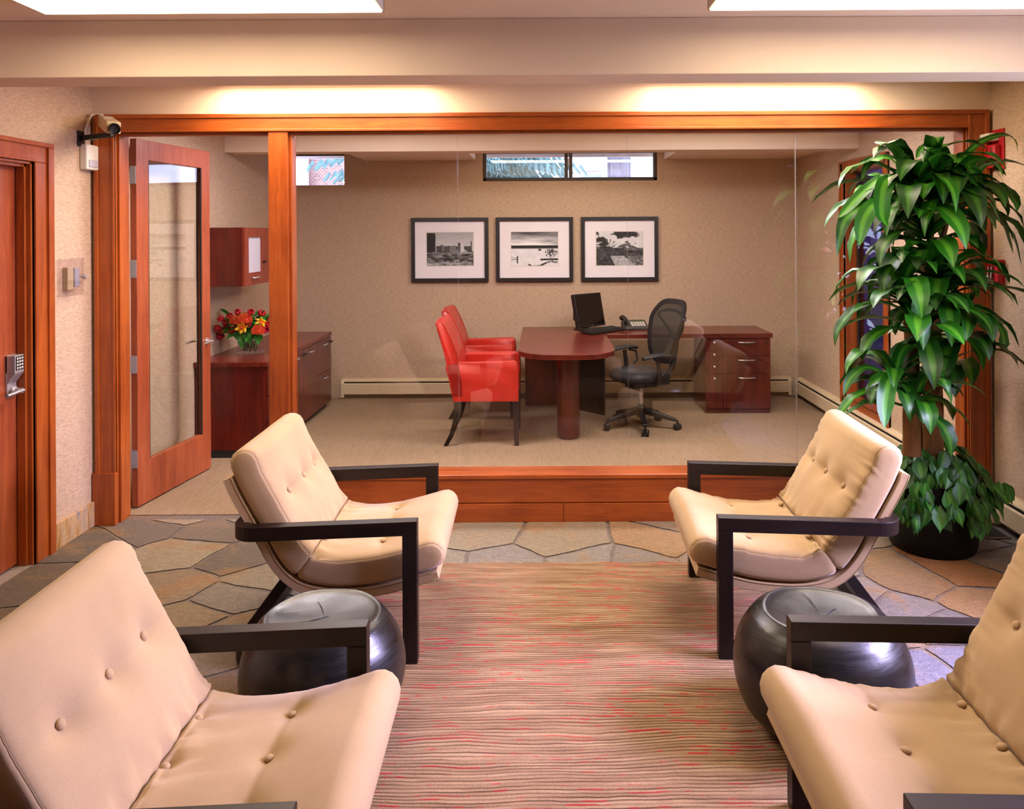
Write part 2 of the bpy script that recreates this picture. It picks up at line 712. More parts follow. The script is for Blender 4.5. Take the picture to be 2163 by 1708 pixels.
DY0, DY1, DZ = 3.44, 4.34, 2.14          # opening of the wooden door in the left wall
struct(wall_grid('x', XL - WT, XL, YF, YB, 0, ZC, [(DY0, DY1, -.12, DZ)]).build('wall_left', m_wall))
RW = (2.0, 3.6, .85, 2.2)
OW = (6.45, 7.30, .26, 2.28)
struct(wall_grid('x', XR, XR + WT, YF, YB, 0, ZC, [RW, OW]).build('wall_right', m_wall))
BW1 = (-2.66, -2.097, 2.262, 2.60)
BW2 = (-.625, 1.226, 2.293, 2.62)
struct(wall_grid('y', YB, YB + WT, XL - WT, XR + WT, 0, ZC, [BW1, BW2]).build('wall_back', m_wall))
struct(wall_grid('y', YF - WT, YF, XL - WT, XR + WT, 0, ZC, []).build('wall_front', m_wall))
struct(B(XL - WT, XR + WT, YF - WT, YB + WT, ZC, ZC + .1).build('ceiling', m_paint))
struct(B(XL, XR, 3.46, 3.68, 2.418, ZC).build('trim_1', m_paint, bevel=.004))           # lobby beam
struct(B(XL, XR, 6.98, 7.2, 2.448, ZC).build('trim_2', m_paint, bevel=.004))            # office beam
sf = MB()
sf.box(-1.87, -.70, 7.72, YB, 2.515, ZC)
sf.box(1.30, XR, 7.72, YB, 2.515, ZC)
struct(sf.build('trim_3', m_paint, bevel=.004))                                          # soffit by the back windows
hd = MB()
hd.box(XL, XR, YP0 + .004, YP1 - .004, 2.40, ZC)
hd.box(XL, -2.60, YP0 + .004, YP1 - .004, 0, 2.41)
hd.box(2.60, XR, YP0 + .004, YP1 - .004, 0, 2.41)
struct(hd.build('wall_partition', m_paint))

# floor: grout bed with one polygon per flagstone, all in one mesh
rnd = random.Random(11)
seeds = []
# (pixel x, pixel y, stone colour) - the stones the eye finds first
for px, py, c in [
    (1185, 1142, 'a8977c'), (1400, 1140, 'b08e66'), (1000, 1130, 'a89a80'), (905, 1190, 'a49a86'), (1060, 1190, '9c9488'),
    (1250, 1185, '9e968c'), (1530, 1180, 'a08c78'), (1330, 1190, '988c84'), (1450, 1105, 'a08e78'), (800, 1110, 'b09c7c'),
    (385, 1165, 'b0a184'), (300, 1120, '857868'), (460, 1120, '8a7a68'), (510, 1180, '7c7060'), (380, 1085, 'b4a084'), (540, 1095, 'a8977c'),
    (190, 1150, '7a6c5c'), (90, 1230, '7d6b59'), (30, 1330, '80694f'), (360, 1245, 'a08a6e'), (470, 1265, '968a78'), (400, 1300, 'a08a68'),
    (560, 1215, 'a0927c'), (500, 1340, '9c8a6c'), (450, 1400, '94806a'), (470, 1450, '957c5e'), (560, 1420, '7e7262'),
    (2035, 1212, 'a8703f'), (1900, 1290, '968a7c'), (2080, 1270, 'b08a5c'), (1990, 1330, '8e867e'), (1940, 1225, 'a07f58'), (2120, 1180, '8b8078'),
    (1860, 1330, 'a58a6e'), (2050, 1150, '8c8480'), (2130, 1120, '8c827a'), (1960, 1420, '8c8890'), (1880, 1450, '94909a'), (2060, 1400, '8a8690'),
    (1800, 1260, 'a0907c'), (1700, 1200, 'a49580'), (1630, 1255, '9a8e82'), (1740, 1110, 'a89478'), (1620, 1120, 'ac9478'),
]:
    p = PZ(px, py)
    seeds.append((p.x, p.y, c))
for i in range(90):
    x, y = rnd.uniform(XL, XR), rnd.uniform(YF, 3.2)
    if all((x - a) ** 2 + (y - b) ** 2 > .16 for a, b, _ in seeds):
        seeds.append((x, y, rnd.choice(['8c7f70', '9c8a70', 'a58a60', '857868', 'b0844c', '7d7264'])))


def clip(poly, nx, ny, d):
    out = []
    for i in range(len(poly)):
        a, b = poly[i], poly[(i + 1) % len(poly)]
        da, db = a[0] * nx + a[1] * ny - d, b[0] * nx + b[1] * ny - d
        if da <= 0:
            out.append(a)
        if (da < 0 < db) or (db < 0 < da):
            k = da / (da - db)
            out.append((a[0] + (b[0] - a[0]) * k, a[1] + (b[1] - a[1]) * k))
    return out


fl = MB()
fl.box(XL, XR, YF, YP1, -.05, -.004)
ftint = [lin('8a7c70')] * 6
for i, (sx, sy, c) in enumerate(seeds):
    poly = [(XL, YF), (XR, YF), (XR, 5.0), (XL, 5.0)]
    for j, (tx, ty, _) in enumerate(seeds):
        if i == j or (tx - sx) ** 2 + (ty - sy) ** 2 > 6:
            continue
        nx, ny = tx - sx, ty - sy
        L = math.hypot(nx, ny)
        nx, ny = nx / L, ny / L
        d = nx * (sx + tx) / 2 + ny * (sy + ty) / 2 - .011
        poly = clip(poly, nx, ny, d)
        if len(poly) < 3:
            break
    if len(poly) < 3:
        continue
    pts = []
    for k in range(len(poly)):
        a, b = Vector(poly[k]), Vector(poly[(k + 1) % len(poly)])
        n = max(1, int((b - a).length / .05))
        for q in range(n):
            p = a.lerp(b, q / n)
            w = mn.noise_vector(Vector((p.x * 5, p.y * 5, 1.3)))
            w2 = mn.noise_vector(Vector((p.x * 22, p.y * 22, 7.3)))
            p = p + Vector((w.x, w.y)) * .016 + Vector((w2.x, w2.y)) * .009
            pts.append((min(max(p.x, XL), XR), min(max(p.y, YF), 5.0)))
    k0 = len(fl.v)
    fl.v += [(x, y, 0) for x, y in pts]
    fl.f.append(tuple(range(k0, k0 + len(pts))))
    ftint.append(lin(c))
fo = fl.build('floor', m_stone, fix=False)
ca = fo.data.color_attributes.new('tint', 'FLOAT_COLOR', 'CORNER')
buf = []
for p in fo.data.polygons:
    for _ in p.loop_indices:
        buf += [*ftint[p.index], 1]
ca.data.foreach_set('color', buf)
struct(fo)
struct(B(XL - WT - .6, XL, DY0 - .2, DY1 + .2, -.05, -.001).build('threshold', m_grout))
struct(wall_grid('x', XL - WT - .62, XL - WT - .6, DY0 - .2, DY1 + .2, -.05, ZC, []).build('door_light_block', m_wall))  # unseen panel added behind the door to block sky light under it
struct(B(XL, XR, YP1, YB, -.05, .002).build('floor_office', m_carpet))

# baseboards
bb = MB()
bb.box(XL, XL + .02, 4.505, YP0, 0, .145)
struct(bb.build('baseboard_left', m_granite, bevel=.003))
struct(B(XL, XL + .02, YF, 3.27, 0, .145).build('baseboard_left_near', m_granite, bevel=.003))


# ------------------------------------------------------------------ glazed partition
def profile_v(x0, x1, z0, z1, y, flip):
    """upright casing, stepped section; flip puts the thick band on the inner side"""
    mb = MB()
    w = x1 - x0
    mb.box(x0, x1, y - .016, y + .004, z0, z1)
    a, b = (x0, x0 + w * .20) if not flip else (x1 - w * .20, x1)
    mb.box(a, b, y - .028, y, z0, z1)
    a, b = (x1 - w * .13, x1) if not flip else (x0, x0 + w * .13)
    mb.box(a, b, y - .022, y, z0, z1)
    return mb


OX0, OX1, OZ = -2.58, 2.575, 2.366
ZT = 2.472
tl = profile_v(-2.70, OX0, .31, ZT, YP0, False)
tl.box(-2.715, OX0 + .004, YP0 - .036, YP0, 0, .315)
struct(tl.build('trim_4', m_alder_v, bevel=.003))
struct(profile_v(OX1, 2.70, 0, ZT, YP0, True).build('trim_5', m_alder_v, bevel=.003))
th = MB()
th.box(-2.69, 2.69, YP0 - .017, YP0 + .004, OZ, ZT)
th.box(-2.70, 2.70, YP0 - .029, YP0, ZT - .024, ZT + .001)
th.box(OX0, OX1, YP0 - .023, YP0, OZ, OZ + .016)
struct(th.build('trim_6', m_alder_h, bevel=.003))
# jamb lining and stops
jl = MB()
jl.box(OX0 - .02, OX0, YP0, YP1 + .01, 0, OZ)
jl.box(OX0, OX0 + .013, YP0 + .02, YP0 + .085, 0, OZ - .012)
struct(jl.build('trim_7', m_alder_v, bevel=.002))
jr = MB()
jr.box(OX1, OX1 + .02, YP0, YP1 + .01, 0, OZ)
jr.box(OX1 - .014, OX1, YP0 + .02, YP0 + .075, .28, OZ - .012)
struct(jr.build('trim_8', m_alder_v, bevel=.002))
jh = MB()
jh.box(OX0, OX1, YP0, YP1 + .01, OZ, OZ + .02)
jh.box(OX0, -1.65, YP0 + .02, YP0 + .085, OZ - .016, OZ)
jh.box(-1.535, OX1, YP0 + .02, YP0 + .075, OZ - .016, OZ)
struct(jh.build('trim_9', m_alder_h, bevel=.002))
mu = MB()
mu.box(-1.652, -1.534, YP0 - .012, YP1 + .01, 0, OZ)
mu.box(-1.534, -1.518, YP0 + .02, YP0 + .075, .28, OZ - .012)
struct(mu.build('trim_10', m_alder_v, bevel=.003))
# knee wall under the glass: cap, upper board, kick board
kb = MB()
kb.box(-1.534, OX1, YP0 - .004, YP1, .115, .262)
struct(kb.build('trim_11', m_alder_h, bevel=.002))
kk = MB()
kk.box(-1.534, .118, YP0 - .014, YP1, 0, .110)
struct(kk.build('trim_12', m_alder_h, bevel=.002))
kk = MB()
kk.box(.121, OX1, YP0 - .014, YP1, 0, .110)
struct(kk.build('trim_13', m_alder_h, bevel=.002))
kc = MB()
kc.box(-1.534, OX1, YP0 - .024, YP1 + .012, .262, .288)
struct(kc.build('trim_14', m_alder_h, bevel=.005))
gx = [-1.534, -.518, .526, 1.562, OX1]
for i in range(4):
    g = B(gx[i] + .002, gx[i + 1] - .002, 5.013, 5.020, .288, OZ)
    o = g.build('window_%d' % (i + 1), [m_glass, m_edge])
    for p in o.data.polygons:
        if abs(p.normal.x) > .5:
            p.material_index = 1
    struct(o)

# ------------------------------------------------------------------ office door, standing open
dA = P(292, 1075, 5.19)
dl = sroot('door_1', (dA.x, dA.y, 0), math.atan2(.88, .109), world=False)
DW, DH, DT = .885, 2.362, .044
f = MB()
f.box(0, .13, 0, DT, .012, DH)
f.box(DW - .11, DW, 0, DT, .012, DH)
f.box(.13, DW - .11, 0, DT, .012, .285)
f.box(.13, DW - .11, 0, DT, DH - .13, DH)
f.build('door_frame', m_door, dl, bevel=.003)
g = MB()
for y0 in (.004, DT - .012):
    g.box(.13, .140, y0, y0 + .008, .285, DH - .13)
    g.box(DW - .12, DW - .11, y0, y0 + .008, .285, DH - .13)
g.build('glazing_bead', m_dark, dl)
B(.13, DW - .11, .018, .026, .285, DH - .13).build('door_pane', m_doorglass, dl)
for z in (2.13, 1.53, .92, .316):
    h = MB()
    h.box(-.004, .0, .002, DT, z - .057, z + .057)
    h.tube([(-.008, DT + .010, z - .058), (-.008, DT + .010, z + .058)], .008, 10)
    h.box(-.075, -.006, DT + .006, DT + .010, z - .057, z + .057)
    for zz in (-.04, -.013, .013, .04):
        h.tube([(-.006, .022 + .008 * math.copysign(1, zz), z + zz), (-.003, .022 + .008 * math.copysign(1, zz), z + zz)], .003, 8)
    h.build('hinge', m_steel, dl, bevel=.001)
for s in (0, 1):
    h = MB()
    y = 0 if s == 0 else DT
    k = -1 if s == 0 else 1
    h.lathe([(.024, 0), (.026, .004), (.024, .009), (.010, .011), (.010, .05), (.001, .05)], 20, (DW - .055, y, .96), 'y', Matrix.Diagonal((1, k, 1)))
    h.tube([(DW - .05, y + k * .048, .96), (DW - .10, y + k * .052, .96), (DW - .17, y + k * .050, .957)], [.0085, .008, .0075], 10)
    h.build('lever_handle', m_chrome, dl, smooth=True, angle=40)

# ------------------------------------------------------------------ wooden door in the left wall
ct = MB()
for (x1, w0, w1) in ((.016, 0, 1), (.028, .78, 1), (.022, 0, .14)):
    a0, a1 = DY1 + .14 * w0, DY1 + .16 * w1
    ct.box(XL, XL + x1, a0, a1, 0, DZ + .11 * w0)
    ct.box(XL, XL + x1, DY0 - .16 * w1, DY0 - .14 * w0, 0, DZ + .11 * w0)
    ct.box(XL, XL + x1, DY0 - .16 * w1, DY1 + .16 * w1, DZ + .11 * w0, DZ + .11 * w1)
struct(ct.build('trim_15', m_alder_v, bevel=.003))
jb = MB()
jb.box(XL - WT, XL + .004, DY1 - .014, DY1, 0, DZ)
jb.box(XL - WT, XL + .004, DY0, DY0 + .014, 0, DZ)
jb.box(XL - WT, XL + .004, DY0, DY1, DZ - .014, DZ)
jb.box(XL - .065, XL - .02, DY1 - .03, DY1 - .012, 0, DZ)
jb.box(XL - .065, XL - .02, DY0 + .012, DY1 - .012, DZ - .03, DZ - .012)
struct(jb.build('trim_16', m_alder_v, bevel=.002))
d2 = sroot('door_2', (XL - .09, 3.89, 0))
f = MB()
x0, x1 = XL - .115, XL - .070
f.box(x0, x1, DY1 - .165, DY1 - .016, .01, DZ - .02)
f.box(x0, x1, DY0 + .016, DY0 + .165, .01, DZ - .02)
f.box(x0, x1, DY0 + .165, DY1 - .165, .003, .28)
f.box(x0, x1, DY0 + .165, DY1 - .165, DZ - .165, DZ - .02)
f.build('door_frame', m_door, d2, bevel=.003)
B(x0 + .016, x0 + .028, DY0 + .165, DY1 - .165, .28, DZ - .165).build('door_pane', plain('dark_door_glass', '0a0807', .06, var=0), d2)
lk = MB()
ly = 4.262
for z0, z1, d in ((.905, 1.125, .012), (1.03, 1.123, .052)):
    lk.box(x1, x1 + d, ly - .038, ly + .036, z0, z1)
lk.prism([(.012, .975), (.052, 1.03), (.012, 1.03)], lambda p: Vector((x1 + p[0], ly - .038, p[1])), lambda p: Vector((x1 + p[0], ly + .036, p[1])))
lk = lk.build('keypad_lock', m_steel, d2, bevel=.003)
kp = MB()
kp.box(x1 + .0525, x1 + .0535, ly - .032, ly + .030, 1.047, 1.117)
kp.build('keypad', m_black, lk)
kb = MB()
for r in range(4):
    for c in range(3):
        yy, zz = ly - .020 + c * .019, 1.057 + r * .0165
        kb.box(x1 + .0535, x1 + .0555, yy - .006, yy + .006, zz - .005, zz + .005)
kb.build('key', m_white, lk, bevel=.001)
for r in range(4):
    for c in range(3):
        tx = ['*0#', '789', '456', '123'][r][2 - c]
        Mt = Matrix.Translation((x1 + .0557, ly - .020 + c * .019, 1.057 + r * .0165)) @ Matrix.Rotation(R(90), 4, 'Z') @ Matrix.Rotation(R(90), 4, 'X')
        text_part('key_digit', tx, .009, m_black, lk, Mt, .0002)
lv = MB()
lv.lathe([(.026, 0), (.028, .006), (.024, .016), (.013, .02), (.013, .055), (.001, .055)], 20, (x1 + .012, ly, .937), 'x')
lv.tube([(x1 + .060, ly + .01, .937), (x1 + .064, ly - .03, .937), (x1 + .064, ly - .12, .932)], [.014, .012, .010], 12, flat=.7)
lv.build('lever_handle', m_steel, d2, smooth=True, angle=40)


# ------------------------------------------------------------------ windows to outdoors
def framed_window(name, x0, x1, z0, z1, y, mull, fr=.035):
    r = sroot(name, ((x0 + x1) / 2, y, z0))
    m = MB()
    m.box(x0, x1, y - .012, y + .05, z0, z0 + fr)
    m.box(x0, x1, y - .012, y + .05, z1 - fr, z1)
    m.box(x0, x0 + fr, y - .012, y + .05, z0, z1)
    m.box(x1 - fr, x1, y - .012, y + .05, z0, z1)
    for q in mull:
        m.box(q - .042, q - .004, y - .014, y + .05, z0, z1)
        m.box(q + .004, q + .042, y - .010, y + .05, z0, z1)
    m.build('window_frame', m_bronze, r, bevel=.004)
    B(x0 + fr, x1 - fr, y + .02, y + .026, z0 + fr, z1 - fr).build('window_pane', m_winglass, r)
    return r


w5 = framed_window('window_5', BW2[0] + .003, BW2[1] - .003, BW2[2] + .002, BW2[3], YB + .015, [.285])
lt = MB()
lt.box(.275, .295, YB - .022, YB + .004, 2.45, 2.53)
lt.tube([(.285, YB - .02, 2.46), (.285, YB - .035, 2.49), (.29, YB - .03, 2.53)], .006, 8)
lt.build('window_latch', m_white, w5, bevel=.002)
r6 = sroot('window_6', (-2.38, YB, 2.26))
B(BW1[0], BW1[1], YB + .09, YB + .096, BW1[2], BW1[3]).build('window_pane', m_winglass, r6)
B(BW1[0], BW1[1], YB + .08, YB + .11, BW1[3] - .02, BW1[3]).build('window_frame', m_bronze, r6)

# tall side window of the office
cs = MB()
for (d, a, b) in ((.018, 0, .085), (.03, .065, .085), (.024, 0, .012)):
    y0, y1, z0, z1 = OW
    cs.box(XR - d, XR, y1 + a, y1 + b, z0 - .085, z1 + .085)
    cs.box(XR - d, XR, y0 - b, y0 - a, z0 - .085, z1 + .085)
    cs.box(XR - d, XR, y0 - b, y1 + b, z1 + a, z1 + b)
    cs.box(XR - d, XR, y0 - b, y1 + b, z0 - b, z0 - a)
cs.box(XR, XR + WT, OW[1] - .012, OW[1], OW[2], OW[3])
cs.box(XR, XR + WT, OW[0], OW[0] + .012, OW[2], OW[3])
cs.box(XR, XR + WT, OW[0], OW[1], OW[3] - .012, OW[3])
cs.box(XR, XR + WT, OW[0], OW[1], OW[2], OW[2] + .012)
struct(cs.build('trim_17', m_alder_v, bevel=.002))
r7 = sroot('window_7', (XR + .12, 6.87, .3))
B(XR + .10, XR + .108, OW[0] + .012, OW[1] - .012, OW[2] + .012, OW[3] - .012).build('window_pane', m_tint, r7)
fm = MB()
for a, b in ((OW[0] + .012, OW[0] + .05), (OW[1] - .05, OW[1] - .012)):
    fm.box(XR + .09, XR + .12, a, b, OW[2] + .012, OW[3] - .012)
fm.build('window_frame', m_bronze, r7, bevel=.002)


def side_window(name, hole, axis, c):
    r = sroot(name, (0, 0, 0))
    a0, a1, z0, z1 = hole
    m = MB()
    fr = .06
    for (p, q, s_, t_) in ((a0, a0 + fr, z0, z1), (a1 - fr, a1, z0, z1), (a0, a1, z0, z0 + fr), (a0, a1, z1 - fr, z1)):
        if axis == 'x':
            m.box(c - .02, c + .06, p, q, s_, t_)
        else:
            m.box(p, q, c - .06, c + .02, s_, t_)
    m.build('window_frame', m_alder_v, r, bevel=.003)
    return r


side_window('window_8', RW, 'x', XR)

# ------------------------------------------------------------------ ceiling lights
m_lamp = emit('lamp_diffuser', WARM, LAMP_LOBBY)
m_lamp2 = emit('lamp_diffuser_header', WARM, LAMP_HEADER)
m_lamp4 = emit('lamp_diffuser_window', (1.0, .87, .72), 15.0)
m_lamp3 = emit('lamp_diffuser_office', COOL, LAMP_OFFICE)


def ceiling_light(x0, x1, y0, y1, zc, mat, label, group=None, dp=.054):
    t = thing('ceiling_light', label, 'ceiling light', ((x0 + x1) / 2, (y0 + y1) / 2, zc), 0, group, True)
    h = MB()
    h.box(x0, x1, y0, y1, zc - .012, zc)
    for a, b, c, d in ((x0, x0 + .008, y0, y1), (x1 - .008, x1, y0, y1), (x0, x1, y0, y0 + .008), (x0, x1, y1 - .008, y1)):
        h.box(a, b, c, d, zc - dp + .004, zc - .010)
    h.build('lamp_housing', m_white, t)
    B(x0 + .008, x1 - .008, y0 + .008, y1 - .008, zc - dp, zc - .014).build('diffuser', mat, t)


ceiling_light(-1.93, -.61, 2.52, 3.17, ZC, m_lamp, 'flat white ceiling light at the top left, in front of the beam')
ceiling_light(.65, 1.97, 2.52, 3.17, ZC, m_lamp, 'flat white ceiling light at the top right, in front of the beam')
ceiling_light(-1.95, -.63, 4.24, 4.87, ZC, m_lamp2, 'left ceiling light glowing just behind the beam, above the wooden header', None, .026)
ceiling_light(.62, 1.93, 4.24, 4.87, ZC, m_lamp2, 'right ceiling light glowing just behind the beam, above the wooden header', None, .026)
for x in (-1.93, .65):
    ceiling_light(x, x + 1.32, 5.5, 6.15, ZC, m_lamp3, 'flat white ceiling light in the glass office', 'ceiling lights in the glass office')
ceiling_light(-.62, 1.22, 7.28, 7.66, ZC, m_lamp4, 'warm ceiling light between the office beam and the centre window')

# ------------------------------------------------------------------ rug
rg = MB()
rx0, rx1, ry0, ry1 = -.92, 1.08, .3, 4.295
n = 40
top = [(rx0, ry0)] + [(rx0 + (rx1 - rx0) * i / n, ry1 + .006 * math.sin(i * 1.1) + .004 * math.sin(i * 2.7)) for i in range(n + 1)] + [(rx1, ry0)]
rg.prism(top, lambda p: Vector((p[0], p[1], .0005)), lambda p: Vector((p[0], p[1], .010)))
tag(rg.build('area_rug', m_rug, bevel=.003), 'tan wool rug with thin dark and red stripes under the lounge chairs', 'rug')


# ------------------------------------------------------------------ lounge chairs
def catmull(pts, n=14):
    out = []
    P_ = [Vector(p) for p in pts]
    for i in range(len(P_) - 1):
        p0 = P_[max(i - 1, 0)] if i > 0 else P_[0] * 2 - P_[1]
        p1, p2 = P_[i], P_[i + 1]
        p3 = P_[i + 2] if i + 2 < len(P_) else P_[-1] * 2 - P_[-2]
        for k in range(n):
            t = k / n
            out.append(.5 * ((2 * p1) + (p2 - p0) * t + (2 * p0 - 5 * p1 + 4 * p2 - p3) * t * t + (3 * p1 - p0 - 3 * p2 + p3) * t ** 3))
    out.append(P_[-1])
    return out


SHELL = [(.080, .312), (-.06, .272), (-.182, .247), (-.347, .238), (-.47, .258), (-.55, .302), (-.615, .377), (-.668, .475), (-.718, .563), (-.772, .663), (-.800, .728)]
CURVE = catmull([(p[0], p[1]) for p in ([(.22, .354)] + SHELL + [(-.835, .825), (-.86, .91)])], 10)
ARC = [0.0]
for a, b in zip(CURVE, CURVE[1:]):
    ARC.append(ARC[-1] + (b - a).length)


def at_s(s):
    i = 0
    while i < len(ARC) - 2 and ARC[i + 1] < s:
        i += 1
    k = (s - ARC[i]) / (ARC[i + 1] - ARC[i])
    return CURVE[i].lerp(CURVE[i + 1], k)


def frame_s(s):
    p = at_s(s)
    e = .035
    d = (at_s(min(s + e, ARC[-1])) - at_s(max(s - e, 0))).normalized()
    return p, Vector((d.y, -d.x))     # normal points up / forward


def s_near(x, z):
    return min(range(len(CURVE)), key=lambda i: (CURVE[i] - Vector((x, z))).length)


S_F = ARC[s_near(.080, .312)]
S_C = ARC[s_near(-.535, .292)]
S_T = ARC[s_near(-.80, .728)]
S_E = S_T + .097
CW = .690                      # cushion width


def place(s, h, t):
    p, n_ = frame_s(s)
    q = p + n_ * h
    return Vector((q.x, t, q.y))


def cushion(s0, s1, H0_, T, crown, r0, r1, buttons, wseed, crease_at, edge_wr=0.0):
    L = s1 - s0
    loop = []                       # (s, h) going round, bottom first
    nb, nt_, na = 14, 56, 7
    for i in range(nb):
        loop.append((r0 + (L - r0 - r1) * i / (nb - 1), 0.0))
    rr = min(r1, T / 2)
    for i in range(1, na):
        a = -PI / 2 + PI * i / na
        loop.append((L - r1 + r1 * math.cos(a), T / 2 + T / 2 * math.sin(a)))
    for i in range(nt_):
        loop.append((L - r1 - (L - r0 - r1) * i / (nt_ - 1), T))
    for i in range(1, na):
        a = PI / 2 + PI * i / na
        loop.append((r0 + r0 * math.cos(a), T / 2 + T / 2 * math.sin(a)))
    ts = [-.5, -.498, -.493, -.484, -.47]
    m = 34
    ts += [-.47 + .94 * i / m for i in range(1, m)] + [.47, .484, .493, .498, .5]
    e = .024
    rings = []

    def point(s, h, t, k, lat=0.0):
        tw = t * CW
        d = CW / 2 - abs(tw)
        hh = T / 2 + (h - T / 2) * k
        ss = L / 2 + (s - L / 2) * (1 - (1 - k) * (T / L) * .9)
        up = max(0.0, min(1.0, hh / T))
        ft = 1 - abs(2 * t) ** 2.6
        fs = max(0.0, min(1.0, 4.2 * (s / L) * (1 - s / L))) ** .6
        z = crown * ft * fs * up
        for bs, bt, dep, sg in buttons:
            r2 = ((s - bs) / sg) ** 2 + ((tw - bt) / sg) ** 2
            z -= dep * (math.exp(-r2 * .9) * .55 + .45 / (1 + r2 * 2.2)) * up * (1 if ft > .05 else ft * 20)
            # shallow pull lines towards the neighbouring buttons
            z -= dep * .16 * math.exp(-((s - bs) / .016) ** 2) * math.exp(-((tw - bt) / .10) ** 2) * up
        dc = abs(s - crease_at)
        nz = mn.noise(Vector((tw * 26 + wseed, s * 5, wseed)))
        nz2 = mn.noise(Vector((tw * 60 + wseed, s * 9, wseed * 2)))
        z += (.030 * nz + .012 * nz2) * math.exp(-dc / .085) * up
        if edge_wr:
            z += edge_wr * mn.noise(Vector((tw * 4, s * 46, wseed + 5))) * math.exp(-d / .07) * up
        z += .004 * mn.noise(Vector((tw * 5, s * 5, wseed + 9))) * up
        return place(s0 + ss, H0_ + hh + z, math.copysign(1, t) * (abs(tw) + lat) if tw else 0)

    # side boxing rings (near side)
    def cap_rings(sgn):
        out = []
        for k, lat in ((.10, .010), (.35, .010), (.7, .007), (.9, .003)):
            out.append([point(s, h, sgn * .5, k * .96, lat) for s, h in loop])
        return out
    rings += cap_rings(-1)
    for t in ts:
        d = CW / 2 - abs(t) * CW
        k = 1.0
        if d < e:
            q = 1 - d / e
            k = 1 - (1 - math.sqrt(max(0, 1 - q * q))) * .16
        rings.append([point(s, h, t, k) for s, h in loop])
    rings += list(reversed(cap_rings(1)))
    mb = MB()
    mb.loft(rings, cap=True)
    seam = []
    for sgn in (-1, 1):
        sub = [point(s, h, sgn * .4985, .845 + .008, .0) for s, h in loop[nb - 1 + 3:nb + 2 * na + nt_ - 5]]
        seam.append(sub)
    return mb, point, seam


def button_mb(c, n_):
    z = Vector(n_).normalized()
    M = z.to_track_quat('Z', 'Y').to_matrix()
    return MB().lathe([(.0005, .0075), (.007, .0065), (.0115, .004), (.0135, .0), (.012, -.005), (.0005, -.010)][::-1], 16, c, 'z', M)


def lounge_chair(label, loc, rz, group, wr=0.0, seed=1.0):
    t = thing('lounge_chair', label, 'armchair', loc, rz, group)
    hw = .394
    path = [(0, -hw)]
    rad = .075
    xb = -.732
    for k in range(9):
        a = -PI / 2 - PI / 2 * k / 8
        path.append((xb + rad + rad * math.cos(a), -hw + rad + rad * math.sin(a)))
    path += [(x, -y) for x, y in reversed(path)]
    ar = MB().sweep_rect(path, .052, .517, .575)
    ar.v = [(x, y, z + .026 * x) for x, y, z in ar.v]
    ar.build('arm_rail', m_esp, t, bevel=.003)
    MB().sweep_rect([(-.058, -hw)] + path[1:-1] + [(-.058, hw)], .052, 0.0, .057).build('base_rail', m_esp, t, bevel=.003)
    for s in (-1, 1):
        B(-.060, 0, s * hw - .026, s * hw + .026, 0, .5165).build('front_leg', m_esp_z, t, bevel=.003)
        MB().bar((-.745, s * .285, .052), (-.548, s * .285, .315), .05, .042, (1, 0, 0)).build('rear_brace', m_esp_z, t, bevel=.003)
    # upholstered shell
    rings = []
    NS = 48
    for i in range(NS + 1):
        s = S_F + (S_T - S_F) * i / NS
        k = 1.0
        ring = []
        hw2, th = .350, .036
        for (y, h) in ((-hw2, .004), (-hw2 + .004, 0), (hw2 - .004, 0), (hw2, .004), (hw2, th - .006), (hw2 - .008, th), (-hw2 + .008, th), (-hw2, th - .006)):
            ring.append(place(s, h, y))
        rings.append(ring)
    sh = MB().loft(rings).build('shell', m_fab, t, smooth=True, angle=40)
    for sg in (-1, 1):
        for hh in (.001, .033):
            MB().tube([place(S_F + (S_T - S_F) * i / 40, hh, sg * .349) for i in range(41)], .0028, 6).build('piping', m_seam, sh, smooth=True)
    T1, T2 = .116, .124
    Ls, Lb = S_C - S_F, S_E - S_C
    # seat
    sb = Ls * .45
    btn_s = [(sb, q, .020, .052) for q in (-.2, 0, .2)] + [(Ls - .010, q, .010, .040) for q in (-.2, 0, .2)]
    mb, pf, seam = cushion(S_F - .055, S_C + .014, .043, T1, .034, .052, .034, btn_s, seed * 3.1, Ls, wr * .6)
    cu = mb.build('seat_cushion', m_fab, t, smooth=True)
    for sm in seam:
        MB().tube(sm, .0021, 5).build('piping', m_seam, cu, smooth=True)
    for (s, q, d, _) in btn_s:
        c = pf(s, T1, q / CW, 1.0)
        a = pf(s + .012, T1, q / CW, 1.0) - pf(s - .012, T1, q / CW, 1.0)
        nn = Vector((a.z, 0, -a.x))
        nn = nn if nn.z > 0 else -nn
        button_mb(c + nn.normalized() * (.006 if s < Ls * .7 else .012), nn).build('button', m_fab, cu, smooth=True)
    # back
    bb_ = Lb * .56
    btn_b = [(bb_, q, .030, .058) for q in (-.2, 0, .2)]
    mb, pf2, seam = cushion(S_C - .014, S_E, .041, T2, .036, .034, .056, btn_b, seed * 5.7, 0.0, wr)
    cu = mb.build('back_cushion', m_fab, t, smooth=True)
    for sm in seam:
        MB().tube(sm, .0021, 5).build('piping', m_seam, cu, smooth=True)
    for (s, q, d, _) in btn_b:
        c = pf2(s, T2, q / CW, 1.0)
        a = pf2(s + .012, T2, q / CW, 1.0) - pf2(s - .012, T2, q / CW, 1.0)
        nn = Vector((a.z, 0, -a.x))
        nn = nn if nn.x > 0 else -nn
        button_mb(c + nn.normalized() * .006, nn).build('button', m_fab, cu, smooth=True)
    return t


